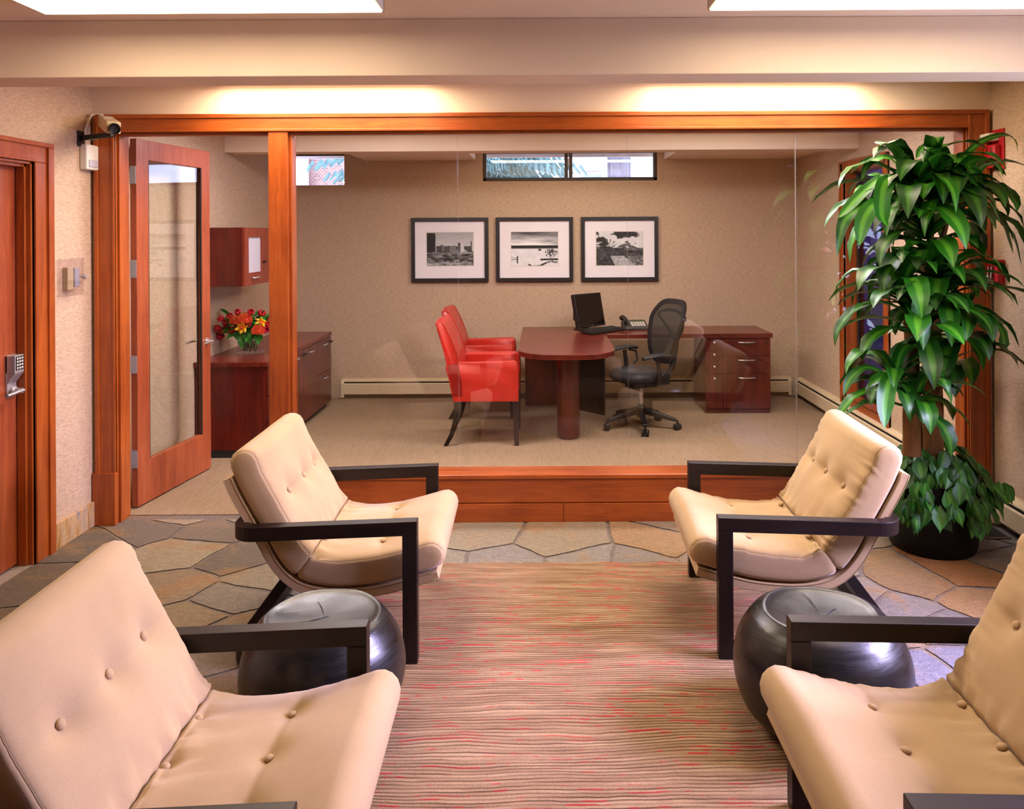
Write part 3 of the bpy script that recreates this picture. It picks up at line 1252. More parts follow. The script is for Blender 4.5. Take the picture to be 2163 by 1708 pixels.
GR = 'tan lounge chairs on the striped rug'
lounge_chair('tan tufted lounge chair in front of the open glass door, dark wood arms', (-.521, 3.706, .0105), R(1.2), GR, .002, 1.0)
lounge_chair('tan tufted lounge chair beside the black potted plant, wrinkled back cushion', (.7205, 3.727, .0105), R(178.5), GR, .010, 2.0)
lounge_chair('large tan lounge chair in the left foreground, nearest the keypad door', (-.5175, 2.042, .0105), R(1.3), GR, .003, 3.0)
lounge_chair('tan lounge chair cropped by the right edge of the foreground', (.738, 2.056, .0105), R(180.4), GR, .010, 4.0)


# ------------------------------------------------------------------ round black stools
def drum(label, loc, prof, wob, seed, cracks):
    t = thing('drum_stool', label, 'stool', loc, 0, None)
    n = 64
    pr = catmull(prof, 6)
    rings = []
    for p in pr:
        ring = []
        for k in range(n):
            a = 2 * PI * k / n
            w = 1 + wob * mn.noise(Vector((math.cos(a) * .9 + seed, math.sin(a) * .9, p.y * 2)))
            dz = .012 * mn.noise(Vector((math.cos(a) + seed * 2, math.sin(a), 3.0))) * (p.y / .4) ** 2 * min(1, p.x / .2) ** 2
            ring.append(Vector((p.x * w * math.cos(a), p.x * w * math.sin(a), p.y + dz)))
        rings.append(ring)
    MB().loft(rings).build('drum_body', m_drum, t, smooth=True, angle=60)
    for pts in cracks:
        MB().tube(pts, [.0008] + [.0018] * (len(pts) - 2) + [.0006], 5).build('crack', m_dark, t)
    return t


PL = PZ(680, 1330, .22)
drum('glossy black drum stool between the two left lounge chairs', (-.783, 2.872, 0.0105),
     [(.001, 0.0), (.15, .0), (.19, .012), (.255, .08), (.285, .19), (.272, .29), (.232, .365), (.206, .395), (.196, .399), (.17, .393), (.09, .386), (.001, .384)], .05, 1.0,
     [[(-.12, -.05, .3895), (-.04, -.03, .386), (.02, .01, .3855)], [(-.05, .12, .389), (-.02, .07, .387), (0, .02, .386)]])
drum('black drum stool with a dished cracked top between the two right lounge chairs', (.978, 2.875, 0.0105),
     [(.001, 0.0), (.16, .0), (.20, .012), (.272, .08), (.303, .19), (.289, .29), (.245, .362), (.208, .393), (.19, .399), (.165, .392), (.09, .384), (.001, .382)], .05, 4.0,
     [[(-.02, .15, .394), (-.005, .10, .389), (.0, .03, .3845)], [(.02, .0, .384), (.05, .035, .385), (.07, .045, .386)], [(.10, .05, .3865), (.12, .09, .389), (.12, .13, .392)],
      [(-.135, -.235, .265), (-.140, -.258, .22), (-.139, -.266, .18)], [(-.27, -.10, .21), (-.275, -.105, .15), (-.265, -.10, .10)]])


# ------------------------------------------------------------------ potted plant
class LeafMB(MB):
    def __init__(s):
        super().__init__()
        s.fuv, s.ftint = [], []

    def strip(s, pts, widths, normal_hint, fold, tint, twist=0.0):
        """a folded leaf blade: centre line pts, half widths"""
        k0 = len(s.v)
        N = len(pts)
        for i, p in enumerate(pts):
            d = (pts[min(i + 1, N - 1)] - pts[max(i - 1, 0)]).normalized()
            side = d.cross(normal_hint)
            side = side.normalized() if side.length > 1e-4 else Vector((1, 0, 0))
            up = side.cross(d)
            if twist:
                M = Matrix.Rotation(twist * i / N, 3, d)
                side, up = M @ side, M @ up
            w = widths[i]
            wv = .12 * w * math.sin(i * 2.1 + tint * 9)
            for q in (-1, -.5, 0, .5, 1):
                s.v.append(tuple(p + side * w * q + up * (abs(q) * w * fold + (wv if abs(q) == 1 else 0))))
        for i in range(N - 1):
            for j in range(4):
                a = k0 + i * 5 + j
                s.f.append((a, a + 1, a + 6, a + 5))
                u0, u1 = j / 4, (j + 1) / 4
                v0, v1 = i / (N - 1), (i + 1) / (N - 1)
                s.fuv.append(((u0, v0), (u1, v0), (u1, v1), (u0, v1)))
                s.ftint.append(tint)

    def build_leaf(s, name, m, parent):
        o = s.build(name, m, parent, smooth=True, fix=False)
        me = o.data
        uv = me.uv_layers.new(name='UVMap')
        uv.data.foreach_set('uv', [c for f in s.fuv for q in f for c in q])
        ca = me.color_attributes.new('tint', 'FLOAT_COLOR', 'CORNER')
        ca.data.foreach_set('color', [c for tnt in s.ftint for _ in range(4) for c in (tnt, tnt, tnt, 1)])
        return o


rl = random.Random(5)


def arch(base, az, el, length, droop, n=11, free=False):
    """centre line of an arching leaf"""
    pts = [base.copy()]
    p = base.copy()
    for i in range(n):
        e = el - droop * ((i / n) ** 1.25)
        e = max(e, -1.45)
        p = p + Vector((math.cos(az) * math.cos(e), math.sin(az) * math.cos(e), math.sin(e))) * (length / n)
        if not free:
            p = Vector((min(p.x, 2.685), min(p.y, 4.90), p.z))
        pts.append(p.copy())
    return pts


def blade_w(n, w):
    out = []
    for i in range(n + 1):
        x = i / n
        out.append(w * (.30 + .70 * math.sin(PI * min(1, .10 + x * .62)) ** 1.0) * (1 if x < .62 else max(.0, 1 - ((x - .62) / .38) ** 1.8)) + .0008)
    return out


def leaf(mb, base, az, el, length, droop, w, tint, twist=0.0):
    pts = arch(base, az, el, length, droop)
    hint = Vector((math.cos(az) * .3, math.sin(az) * .3, 1)) if el < 1.2 else Vector((-math.cos(az), -math.sin(az), .4))
    mb.strip(pts, blade_w(len(pts) - 1, w), Vector((0, 0, 1)) if el < 1.1 else hint, .22, tint, twist)


PX, PY = 2.155, 4.52
pl = thing('potted_plant', 'tall green corn plant with trailing vine in a black pot by the right wall', 'plant', (PX, PY, 0), 0, None, True)
pr = [(.001, .0), (.205, .0), (.222, .012), (.238, .10), (.243, .25), (.240, .37), (.228, .385), (.212, .37), (.205, .30), (.001, .30)]
MB().lathe(pr, 48, (PX, PY, 0)).build('planter', m_pot, pl, smooth=True, angle=50)
ms = MB()
rings = []
for i in range(7):
    r = .222 * (1 - i / 6.2)
    rings.append([Vector((PX + r * math.cos(2 * PI * k / 28), PY + r * math.sin(2 * PI * k / 28), .34 + .10 * math.sin(i / 6 * PI / 2) + .02 * mn.noise(Vector((k * .8, i * .9, 2))))) for k in range(28)])
ms.loft(rings).build('moss', m_moss, pl, smooth=True)


def cane(pts, r, name='cane'):
    rr = []
    ps = []
    for i, p in enumerate(pts):
        ps.append(Vector(p))
        rr.append(r * (1.06 if i % 3 == 0 else 1.0) * (1 - .10 * i / len(pts)))
    return MB().tube(ps, rr, 14).build(name, m_bark, pl, smooth=True, angle=50)


c1 = [P(1976, 985 - i * 40, 4.50) for i in range(11)]        # tall cane
c1 = [P(1972 - i * .6, 985 - i * 40, 4.50) for i in range(12)]
cane(c1, .054)
c2 = [P(1926, 960 - i * 26, 4.40) for i in range(5)]
cane(c2, .048)
c3 = [P(1932 - i * 1.2, 900 - i * 30, 4.58) for i in range(9)]
cane([P(1936, 965, 4.60)] + c3, .040)
for a, b in (((1972, 545), (1940, 420)), ((1980, 540), (2010, 425)), ((1968, 548), (1962, 400))):
    p0, p1 = P(*a, 4.48), P(*b, 4.44)
    MB().tube([p0, p0.lerp(p1, .5) + Vector((0, -.01, 0)), p1], [.016, .014, .010], 8).build('stem', m_bark, pl, smooth=True)

heads = [  # px, py, depth, leaves, length, azimuth bias, spread of elevation
    (1925, 420, 4.42, 27, .48), (2005, 425, 4.44, 29, .48), (1965, 400, 4.40, 20, .44), (1960, 500, 4.34, 14, .40),
    (1905, 615, 4.38, 20, .42), (1990, 610, 4.42, 24, .45), (2025, 700, 4.46, 15, .40), (1960, 560, 4.36, 10, .36),
    (1940, 690, 4.30, 18, .40), (1890, 800, 4.36, 19, .38), (1935, 850, 4.30, 9, .32), (2005, 760, 4.60, 9, .40)]
for (px, py, D, nl, ln) in heads:
    mb = LeafMB()
    c = P(px, py, D)
    a0 = rl.uniform(0, 6)
    for i in range(nl):
        az = a0 + i * 2.399963 + rl.uniform(-.25, .25)
        f = i / nl
        el = 1.25 - 1.25 * f + rl.uniform(-.12, .12)
        if el > .8 and math.sin(az) > .3:
            el -= .3
        L = ln * rl.uniform(.78, 1.18)
        dr = rl.uniform(1.3, 2.3) + (.5 if el > .6 else 0)
        base = c + Vector((math.cos(az), math.sin(az), 0)) * .022 + Vector((0, 0, .06 - .13 * f))
        leaf(mb, base, az, el, L, dr, rl.uniform(.043, .062), rl.random(), rl.uniform(-.5, .5))
    mb.build_leaf('leaf_rosette', m_leaf, pl)
# a few leaves whose sweep the eye follows
mb = LeafMB()


def leaf_px(pts, D0, D1, w, tint):
    n = len(pts)
    c = [P(x, y, D0 + (D1 - D0) * i / (n - 1)) for i, (x, y) in enumerate(pts)]
    c = [Vector((min(p.x, 2.69), p.y, p.z)) for p in c]
    q = [Vector(v) for v in catmull([tuple(v) for v in c], 4)] if False else c
    mm = []
    for i in range(len(q) - 1):
        for k in range(3):
            p0, p1, p2, p3 = q[max(i - 1, 0)], q[i], q[i + 1], q[min(i + 2, len(q) - 1)]
            t = k / 3
            mm.append(.5 * ((2 * p1) + (p2 - p0) * t + (2 * p0 - 5 * p1 + 4 * p2 - p3) * t * t + (3 * p1 - p0 - 3 * p2 + p3) * t ** 3))
    mm.append(q[-1])
    mb.strip(mm, blade_w(len(mm) - 1, w), Vector((.15, -.55, .8)), .2, tint, 0)


leaf_px([(2012, 400), (2030, 340), (2075, 298), (2125, 285), (2145, 300), (2152, 325)], 4.45, 4.60, .022, .3)
leaf_px([(2020, 440), (2080, 415), (2110, 455), (2140, 500), (2158, 560)], 4.45, 4.55, .030, .1)
leaf_px([(2030, 430), (2070, 355), (2095, 350), (2120, 384)], 4.50, 4.60, .026, .15)
leaf_px([(2030, 450), (2085, 450), (2120, 480), (2140, 535)], 4.40, 4.45, .036, .2)
leaf_px([(1985, 395), (2010, 345), (2045, 350), (2062, 390), (2055, 400)], 4.40, 4.20, .045, .7)
leaf_px([(1975, 400), (1985, 345), (1978, 318), (1950, 315), (1935, 335)], 4.45, 4.35, .034, .6)
leaf_px([(1940, 420), (1925, 340), (1905, 320), (1895, 308)], 4.40, 4.30, .032, .55)
leaf_px([(1925, 400), (1870, 375), (1830, 400), (1790, 440), (1772, 460)], 4.35, 4.25, .030, .8)
leaf_px([(1920, 430), (1860, 420), (1800, 450), (1778, 480), (1768, 540)], 4.35, 4.25, .034, .5)
leaf_px([(1930, 390), (1880, 335), (1835, 345), (1820, 380)], 4.45, 4.40, .022, .7)
leaf_px([(1900, 420), (1880, 380), (1865, 400), (1862, 455), (1875, 478)], 4.30, 4.12, .046, .95)
leaf_px([(1890, 450), (1850, 430), (1822, 470), (1815, 520)], 4.28, 4.15, .044, .9)
mb.build_leaf('leaf_rosette', m_leaf, pl)
mb = LeafMB()
leaf_px([(1990, 640), (1975, 610), (1945, 650), (1935, 720)], 4.25, 4.10, .050, .95)
leaf_px([(2010, 640), (2030, 630), (2045, 665), (2040, 720)], 4.35, 4.15, .046, .8)
leaf_px([(2030, 660), (2070, 650), (2110, 690), (2120, 725), (2112, 735)], 4.40, 4.35, .034, .7)
mb.build_leaf('leaf_rosette', m_leaf, pl)
mb = LeafMB()
leaf_px([(1895, 800), (1880, 800), (1868, 850), (1868, 905)], 4.20, 4.05, .045, .9)
leaf_px([(1905, 810), (1925, 830), (1945, 870), (1950, 895)], 4.25, 4.12, .040, .5)
leaf_px([(1870, 790), (1830, 775), (1795, 800), (1782, 835)], 4.35, 4.25, .024, .6)
mb.build_leaf('leaf_rosette', m_leaf, pl)


def heart(mb, c, nrm, down, size, tint):
    nrm = nrm.normalized()
    d = (down - nrm * down.dot(nrm)).normalized()
    s = d.cross(nrm)
    rows = [(-.12, .25), (.0, .62), (.2, .92), (.42, .95), (.65, .72), (.85, .36), (1.0, .10), (1.12, .01)]
    k0 = len(mb.v)
    for i, (v, w) in enumerate(rows):
        for q in (-1, -.5, 0, .5, 1):
            ctr = c + d * (v - (.13 if (i == 0 and abs(q) > .3) else 0)) * size - nrm * (.10 * v * v * size)
            mb.v.append(tuple(ctr + s * w * q * size * .42 + nrm * abs(q) * w * size * .10))
    for i in range(len(rows) - 1):
        for j in range(4):
            a = k0 + i * 5 + j
            mb.f.append((a, a + 1, a + 6, a + 5))
            mb.fuv.append(((j / 4, i / 7), ((j + 1) / 4, i / 7), ((j + 1) / 4, (i + 1) / 7), (j / 4, (i + 1) / 7)))
            mb.ftint.append(tint)


mb = LeafMB()
for i in range(330):
    az = rl.uniform(0, 2 * PI)
    q = rl.random()
    r = .08 + .24 * math.sqrt(q)
    front = max(0, -math.sin(az))
    z = .50 - .9 * max(0, r - .17) ** 1.0 + rl.uniform(-.05, .05)
    if r > .25:
        z = rl.uniform(.25, .45) + (0 if math.cos(az) < .3 else -.03)
    c = Vector((min(PX + r * math.cos(az), 2.64), min(PY + r * math.sin(az), 4.88), z))
    nrm = Vector((math.cos(az) * (.3 + r * 2.5), math.sin(az) * (.3 + r * 2.5) - .35, .9 - r * 1.4)) + Vector((rl.uniform(-.4, .4), rl.uniform(-.4, .4), rl.uniform(-.3, .3)))
    down = Vector((math.cos(az) * .7 + rl.uniform(-.5, .5), math.sin(az) * .7 + rl.uniform(-.5, .5), -.7))
    heart(mb, c, nrm, down, rl.uniform(.05, .105), rl.random() ** 1.5)
# trailing ends
for px, py, D in ((2105, 1030, 4.4), (2128, 1025, 4.42), (2098, 1050, 4.38), (2055, 1095, 4.26), (2060, 1110, 4.25), (2070, 1060, 4.28), (1935, 1090, 4.22), (1942, 1075, 4.24), (1912, 1080, 4.28), (2010, 1070, 4.20), (1955, 1050, 4.2)):
    for k in range(3):
        c = P(px + rl.uniform(-9, 9), py + rl.uniform(-10, 10), D)
        heart(mb, c, Vector((rl.uniform(-.5, .5), -1, .4)), Vector((rl.uniform(-.5, .5), 0, -1)), rl.uniform(.05, .085), rl.random())
mb.build_leaf('vine', m_ivy, pl)

# ------------------------------------------------------------------ wall devices, seating area
t = thing('security_camera', 'beige box security camera on a black wall arm above the motion sensor', 'camera', (XL, 4.78, 2.30), 0, None, True)
a0 = Vector((XL, 4.80, 2.318))
br = MB()
br.box(XL, XL + .012, 4.765, 4.835, 2.27, 2.36)
br.bar(a0, P(238, 284, 4.72), .026, .03)
br.bar(P(226, 284, 4.72), P(232, 270, 4.70), .02, .02, (1, 0, 0))
br.build('bracket_arm', m_black, t, bevel=.004)
cA, cB = P(222, 256, 4.86), P(240, 270, 4.56)
dv = (cB - cA).normalized()
MB().bar(cA, cB, .072, .066).build('camera_body', m_cream, t, bevel=.004)
M = dv.to_track_quat('Z', 'Y').to_matrix()
MB().lathe([(.001, 0), (.026, 0), (.026, .02), (.030, .022), (.030, .055), (.026, .06), (.020, .052), (.001, .05)], 20, cB, 'z', M).build('lens', m_black, t, smooth=True, angle=40)
MB().bar(cA + Vector((0, .0, .034)) + dv * .06, cA + Vector((0, 0, .034)) + dv * .16, .045, .004).build('camera_label', m_white, t)
MB().tube([P(217, 243, 4.86), P(205, 240, 4.88), P(194, 243, 4.86), P(184, 262, 4.84), P(178, 280, 4.83), P(176, 298, 4.82)], .006, 8).build('cable', m_white, t, smooth=True)
t = thing('motion_sensor', 'white motion sensor box on the left wall under the security camera', 'sensor', (XL, 4.84, 2.2), 0, None, True)
B(XL, XL + .045, 4.79, 4.92, 2.135, 2.285).build('sensor_housing', m_white, t, bevel=.008)
B(XL + .035, XL + .052, 4.81, 4.905, 2.15, 2.195).build('sensor_lens', m_frost, t, bevel=.006)
t = thing('thermostat', 'thermostat under a clear locking cover on the left wall', 'thermostat', (XL, 4.69, 1.5), 0, None, True)
tb = MB()
tb.box(XL, XL + .03, 4.615, 4.675, 1.435, 1.565)
tb.build('thermostat_body', plain('almond_plastic', 'a48f6c', .5), t, bevel=.004)
tb = MB()
tb.box(XL, XL + .034, 4.68, 4.73, 1.45, 1.56)
tb.build('thermostat_display', plain('grey_plastic', '8e8a94', .4), t, bevel=.004)
cv = MB()
cv.box(XL + .001, XL + .006, 4.56, 4.83, 1.40, 1.615)
cv.box(XL + .055, XL + .060, 4.57, 4.72, 1.405, 1.61)
cv.box(XL + .004, XL + .058, 4.57, 4.575, 1.405, 1.61)
cv.box(XL + .004, XL + .058, 4.715, 4.72, 1.405, 1.61)
cv.box(XL + .004, XL + .058, 4.57, 4.72, 1.605, 1.61)
cv.box(XL + .004, XL + .058, 4.57, 4.72, 1.405, 1.41)
cv.build('clear_cover', m_clear, t)
MB().lathe([(.006, 0), (.006, .02), (.014, .024), (.016, .032), (.012, .04), (.001, .042)], 16, (XL + .006, 4.775, 1.505), 'x').build('cover_lock', m_steel, t, smooth=True, angle=40)

t = thing('fire_alarm_strobe', 'red fire alarm horn with white strobe lens high on the right wall', 'fire alarm', (XR, 4.86, 2.2), 0, None, True)
B(XR - .012, XR, 4.775, 4.935, 2.105, 2.345).build('alarm_plate', m_red, t, bevel=.003)
B(XR - .05, XR - .01, 4.80, 4.92, 2.115, 2.255).build('horn_body', m_red, t, bevel=.01)
for yy in (4.835, 4.885):
    for zz in (2.150, 2.215):
        sl = MB()
        for k in range(3):
            sl.box(XR - .0508, XR - .0495, yy - .010, yy + .010, zz - .014 + k * .013, zz - .007 + k * .013)
        sl.build('sound_slot', m_dark, t)
B(XR - .075, XR - .01, 4.815, 4.925, 2.275, 2.322).build('strobe_lens', m_white, t, bevel=.006)
t = thing('fire_pull_station', 'red manual pull box on the right wall below the fire alarm horn', 'pull station', (XR, 4.85, 1.5), 0, None, True)
B(XR - .045, XR, 4.785, 4.915, 1.415, 1.572).build('pull_box', m_red, t, bevel=.004)
B(XR - .0462, XR - .044, 4.815, 4.89, 1.445, 1.535).build('pull_window', plain('pull_window_red', '6a1014', .3), t)
hh = MB()
hh.tube([(XR - .05, 4.872, 1.530), (XR - .055, 4.872, 1.475)], .005, 8)
hh.ball((XR - .054, 4.872, 1.468), .011, 12, 8)
hh.tube([(XR - .05, 4.838, 1.53), (XR - .054, 4.838, 1.46)], .006, 8)
hh.build('pull_handle', m_chrome, t, smooth=True, angle=50)
Mt = Matrix.Translation((XR - .0458, 4.85, 1.555)) @ Matrix.Rotation(R(-90), 4, 'Z') @ Matrix.Rotation(R(90), 4, 'X')
text_part('fire_lettering', 'FIRE ALARM', .017, m_white, t, Mt)
Mt = Matrix.Translation((XR - .0458, 4.85, 1.428)) @ Matrix.Rotation(R(-90), 4, 'Z') @ Matrix.Rotation(R(90), 4, 'X')
text_part('pull_lettering', 'PULL DOWN', .010, m_white, t, Mt)
t = thing('floor_register', 'small bronze floor vent in the stone beside the plant pot', 'vent', (2.57, 4.72, 0), 0, None, True)
B(2.50, 2.645, 4.60, 4.86, .0, .006).build('register_frame', plain('register_bronze', '5a4a40', .5, .3), t, bevel=.002)
sl = MB()
for k in range(16):
    sl.box(2.515, 2.63, 4.622 + k * .0137, 4.630 + k * .0137, .006, .0075)
sl.build('register_slot', m_dark, t)


def heater(label, p0, p1, inward):
    """hot-water baseboard heater along the wall from p0 to p1; inward = unit vector into the room"""
    p0, p1, q = Vector((*p0, 0)), Vector((*p1, 0)), Vector((*inward, 0))
    t = thing('baseboard_heater', label, 'heater', (p0 + p1) / 2, 0, None, True)

    def ext(poly):
        return MB().prism(poly, lambda a: p0 + q * a[0] + Vector((0, 0, a[1])), lambda a: p1 + q * a[0] + Vector((0, 0, a[1])))
    ext([(0, .03), (.006, .03), (.006, .21), (0, .21)]).build('back_plate', m_cream, t)
    ext([(.0, .205), (.045, .196), (.052, .188), (.052, .180), (.045, .180), (.044, .188), (.0, .196)]).build('top_hood', m_cream, t)
    ext([(.060, .055), (.068, .052), (.068, .158), (.060, .166), (.052, .163), (.052, .160), (.060, .155)]).build('front_panel', m_cream, t)
    ext([(.008, .07), (.05, .07), (.05, .165), (.008, .175)]).build('fin_core', m_dark, t)
    d = (p1 - p0).normalized()
    for pt, s in ((p0, 1), (p1, -1)):
        a = pt
        b = pt + d * s * .03
        e = MB()
        e.prism([(0, .02), (.070, .02), (.070, .165), (.050, .20), (0, .21)], lambda k, a=a: a + q * k[0] + Vector((0, 0, k[1])), lambda k, b=b: b + q * k[0] + Vector((0, 0, k[1])))
        e.build('end_cap', m_cream, t)
    return t


heater('long cream baseboard heater along the back wall of the glass office', (-2.13, YB), (2.62, YB), (0, -1))
heater('cream baseboard heater along the right wall of the glass office under the tall window', (XR, YB - .08), (XR, 6.0), (-1, 0))
heater('cream baseboard heater on the right wall beside the plant pot', (XR, 4.83), (XR, -2.5), (-1, 0))
t = thing('light_switch', 'beige switch plate on the right office wall left of the tall window', 'switch', (XR, 7.6, 1.1), 0, None, True)
B(XR - .006, XR, 7.56, 7.64, 1.045, 1.165).build('switch_plate', m_cream, t, bevel=.002)
B(XR - .012, XR - .005, 7.592, 7.608, 1.09, 1.12).build('toggle', m_cream, t, bevel=.002)


# ------------------------------------------------------------------ office: filing credenza, wall cabinet
def reeded_top(poly, z0, z1, name, mat, parent, inset=.004):
    """table top whose edge carries three grooves"""
    n = len(poly)
    c = Vector((sum(p[0] for p in poly) / n, sum(p[1] for p in poly) / n))

    def shrink(d):
        out = []
        for i in range(n):
            p0, p1, p2 = Vector(poly[i - 1]), Vector(poly[i]), Vector(poly[(i + 1) % n])
            d0, d1 = (p1 - p0).normalized(), (p2 - p1).normalized()
            nn = Vector((-d0.y, d0.x)) + Vector((-d1.y, d1.x))
            nn = nn.normalized() if nn.length > 1e-6 else Vector((-d0.y, d0.x))
            out.append(p1 + nn * d)
        return out
    A = sum(poly[i][0] * poly[(i + 1) % n][1] - poly[(i + 1) % n][0] * poly[i][1] for i in range(n))
    sg = 1 if A > 0 else -1
    h = z1 - z0
    rings = []
    for f, d in ((0, .003), (.02, 0), (.24, 0), (.27, inset), (.33, inset), (.36, 0), (.56, 0), (.59, inset), (.65, inset), (.68, 0), (.95, 0), (1, .003)):
        rings.append([Vector((p.x, p.y, z0 + h * f)) for p in shrink(d * sg)])
    return MB().loft(rings).build(name, mat, parent)


def pull(mb, c, along, out, L=.10, r=.0045):
    c, al, ou = Vector(c), Vector(along), Vector(out)
    mb.tube([c - al * L / 2, c - al * L / 2 + ou * .018, c - al * L * .25 + ou * .026, c + al * L * .25 + ou * .026, c + al * L / 2 + ou * .018, c + al * L / 2], r, 8)


t = thing('filing_credenza', 'dark mahogany filing cabinet along the left office wall under the flowers', 'cabinet', (-2.43, 7.3, 0), 0, None, True)
FX, C0, C1 = -2.165, 6.35, 8.27
B(XL + .01, FX, C0, C1, .06, .715).build('carcass', m_maho_v, t, bevel=.002)
B(XL + .03, FX - .03, C0 + .004, C1 - .02, .003, .06).build('plinth', m_dark, t)
reeded_top([(XL + .005, C0 - .02), (FX + .022, C0 - .02), (FX + .022, C1 + .01), (XL + .005, C1 + .01)], .715, .752, 'cabinet_top', m_maho_y, t)


def front(kind, y0, y1, z0, z1, hz):
    p = B(FX, FX + .018, y0 + .002, y1 - .002, z0 + .002, z1 - .002).build(kind, m_maho_v, t, bevel=.002)
    mb = MB()
    pull(mb, (FX + .018, (y0 + y1) / 2, hz), (0, 1, 0), (1, 0, 0), .10, .006)
    mb.build('handle', m_steel, p, smooth=True)
    return p


for z0, z1 in ((.06, .27), (.27, .48), (.48, .71)):
    front('drawer', 6.36, 6.84, z0, z1, z1 - .05)
for (y0, y1) in ((6.84, 7.30), (7.30, 7.76)):
    p = front('cabinet_door', y0, y1, .06, .71, .66)
    MB().lathe([(.010, 0), (.010, .012), (.007, .014), (.007, .03), (.001, .03)], 14, (FX + .018, y1 - .03 if y0 < 7 else y0 + .03, .665), 'x').build('lock', m_black, p)
for z0, z1 in ((.06, .385), (.385, .71)):
    p = front('drawer', 7.76, 8.26, z0, z1, z1 - .05)
MB().lathe([(.012, 0), (.012, .012), (.008, .014), (.008, .03), (.001, .03)], 14, (FX + .018, 8.22, .66), 'x').build('lock', m_black, p)

t = thing('wall_cabinet', 'red-brown wall cabinet with frosted glass doors above the flowers', 'cabinet', (-2.53, 6.9, 1.335), 0, None, True)
B(XL, -2.36, 6.40, 7.37, 1.335, 1.80).build('carcass', m_maho_v, t, bevel=.002)
m_maho_r = wood('mahogany_doors', '8a3a24', '66200f', 'z', .3)
for k, (y0, y1) in enumerate(((6.405, 6.88), (6.885, 7.365))):
    fx = -2.36
    d = MB()
    d.box(fx, fx + .02, y0, y0 + .09, 1.337, 1.798)
    d.box(fx, fx + .02, y1 - .09, y1, 1.337, 1.798)
    d.box(fx, fx + .02, y0 + .09, y1 - .09, 1.337, 1.337 + .10)
    d.box(fx, fx + .02, y0 + .09, y1 - .09, 1.798 - .075, 1.798)
    d = d.build('cabinet_door', m_maho_r, t)
    B(fx + .004, fx + .010, y0 + .09, y1 - .09, 1.437, 1.723).build('frosted_pane', m_frost, d)
    mb = MB()
    pull(mb, (fx + .02, (y0 + y1) / 2 - .02, 1.395), (0, 1, 0), (1, 0, 0), .13, .006)
    mb.build('handle', m_steel, d, smooth=True)
    MB().lathe([(.012, 0), (.012, .01), (.006, .012), (.006, .03), (.001, .03)], 12, (fx + .02, y1 - .045, 1.515), 'x').build('lock', m_black, d)

# ------------------------------------------------------------------ flowers
vx, vy, vz = -2.44, 6.80, .753
t = thing('glass_vase', 'rectangular clear glass vase of flowers on the filing cabinet', 'vase', (vx, vy, vz), R(20))
vb = MB()
for a in ((-.105, -.099, -.055, .055), (.099, .105, -.055, .055), (-.105, .105, -.055, -.049), (-.105, .105, .049, .055)):
    vb.box(a[0], a[1], a[2], a[3], 0, .15)
vb.box(-.105, .105, -.055, .055, 0, .012)
vb.build('vase_glass', glass('vase_glass', (.97, .98, 1.0), .07), t)
B(-.098, .098, -.048, .048, .012, .11).build('water', glass('vase_water', (.94, .96, 1.0), .03), t)
rf = random.Random(9)
fc = Vector((vx, vy, vz + .27))
st = MB()
gl = LeafMB()
m_stem = plain('flower_stem', '4c7a2c', .6, var=.2)
m_fl = leaf_mat('bouquet_leaf', '0f4a10', '2f8a22', '4f9a30')
for i in range(22):
    a = rf.uniform(0, 6.28)
    p0 = Vector((vx + rf.uniform(-.07, .07), vy + rf.uniform(-.03, .03), vz + .02))
    p1 = fc + Vector((math.cos(a) * .12, math.sin(a) * .08, rf.uniform(-.06, .05)))
    st.tube([p0, p0.lerp(p1, .5) + Vector((rf.uniform(-.01, .01), 0, 0)), p1], .003, 5)
for i in range(95):
    a = rf.uniform(0, 6.28)
    rr = rf.uniform(.04, .16)
    base = fc + Vector((math.cos(a) * rr * 1.1, math.sin(a) * rr * .8, rf.uniform(-.10, .05)))
    el = rf.uniform(-.5, .8)
    pts = arch(base, a + rf.uniform(-.4, .4), el, rf.uniform(.07, .13), rf.uniform(.2, 1.1), 6, True)
    gl.strip(pts, blade_w(len(pts) - 1, rf.uniform(.012, .026)), Vector((0, -.3, 1)), .2, rf.random())
for i in range(34):
    a = rf.choice([0, PI]) + rf.uniform(-.6, .6)
    base = fc + Vector((math.cos(a) * .12, math.sin(a) * .06, rf.uniform(-.05, .0)))
    pts = arch(base, a, rf.uniform(-.2, .5), rf.uniform(.10, .15), rf.uniform(.3, 1.0), 6, True)
    gl.strip(pts, blade_w(len(pts) - 1, .006), Vector((0, 0, 1)), .1, rf.random())
for (px, py) in ((520, 662), (527, 657), (534, 664), (515, 668)):
    c = P(px, py + 14, 6.85)
    pts = [c, P(px, py + 6, 6.85), P(px + (px - 525) * .5, py, 6.84)]
    gl.strip(pts, [.008, .013, .002], Vector((0, -1, .2)), .1, .2)
for (px, py) in ((505, 712), (520, 716), (512, 724), (537, 712), (547, 716), (498, 706), (530, 704)):
    heart(gl, P(px, py - 10, 6.72), Vector((rf.uniform(-.4, .4), -1, .5)), Vector((rf.uniform(-.6, .6), 0, -1)), .085, rf.uniform(.4, 1))
bq = thing('bouquet_greenery', 'green leaves and stems of the bouquet in the glass vase', 'leaves', (vx, vy, vz), 0, None, True)
st.build('stem', m_stem, bq, smooth=True)
gl.build_leaf('foliage', m_fl, bq)
bq['kind'] = 'stuff'
m_pr = plain('petal_red', 'b0141c', .5, var=.25, vs=40)
m_pk = plain('petal_crimson', 'c01c40', .5, var=.2, vs=40)
m_po = plain('petal_orange', 'd0481c', .6, var=.3, vs=60)
m_py = plain('petal_yellow', 'f0b81c', .5, var=.2, vs=50)


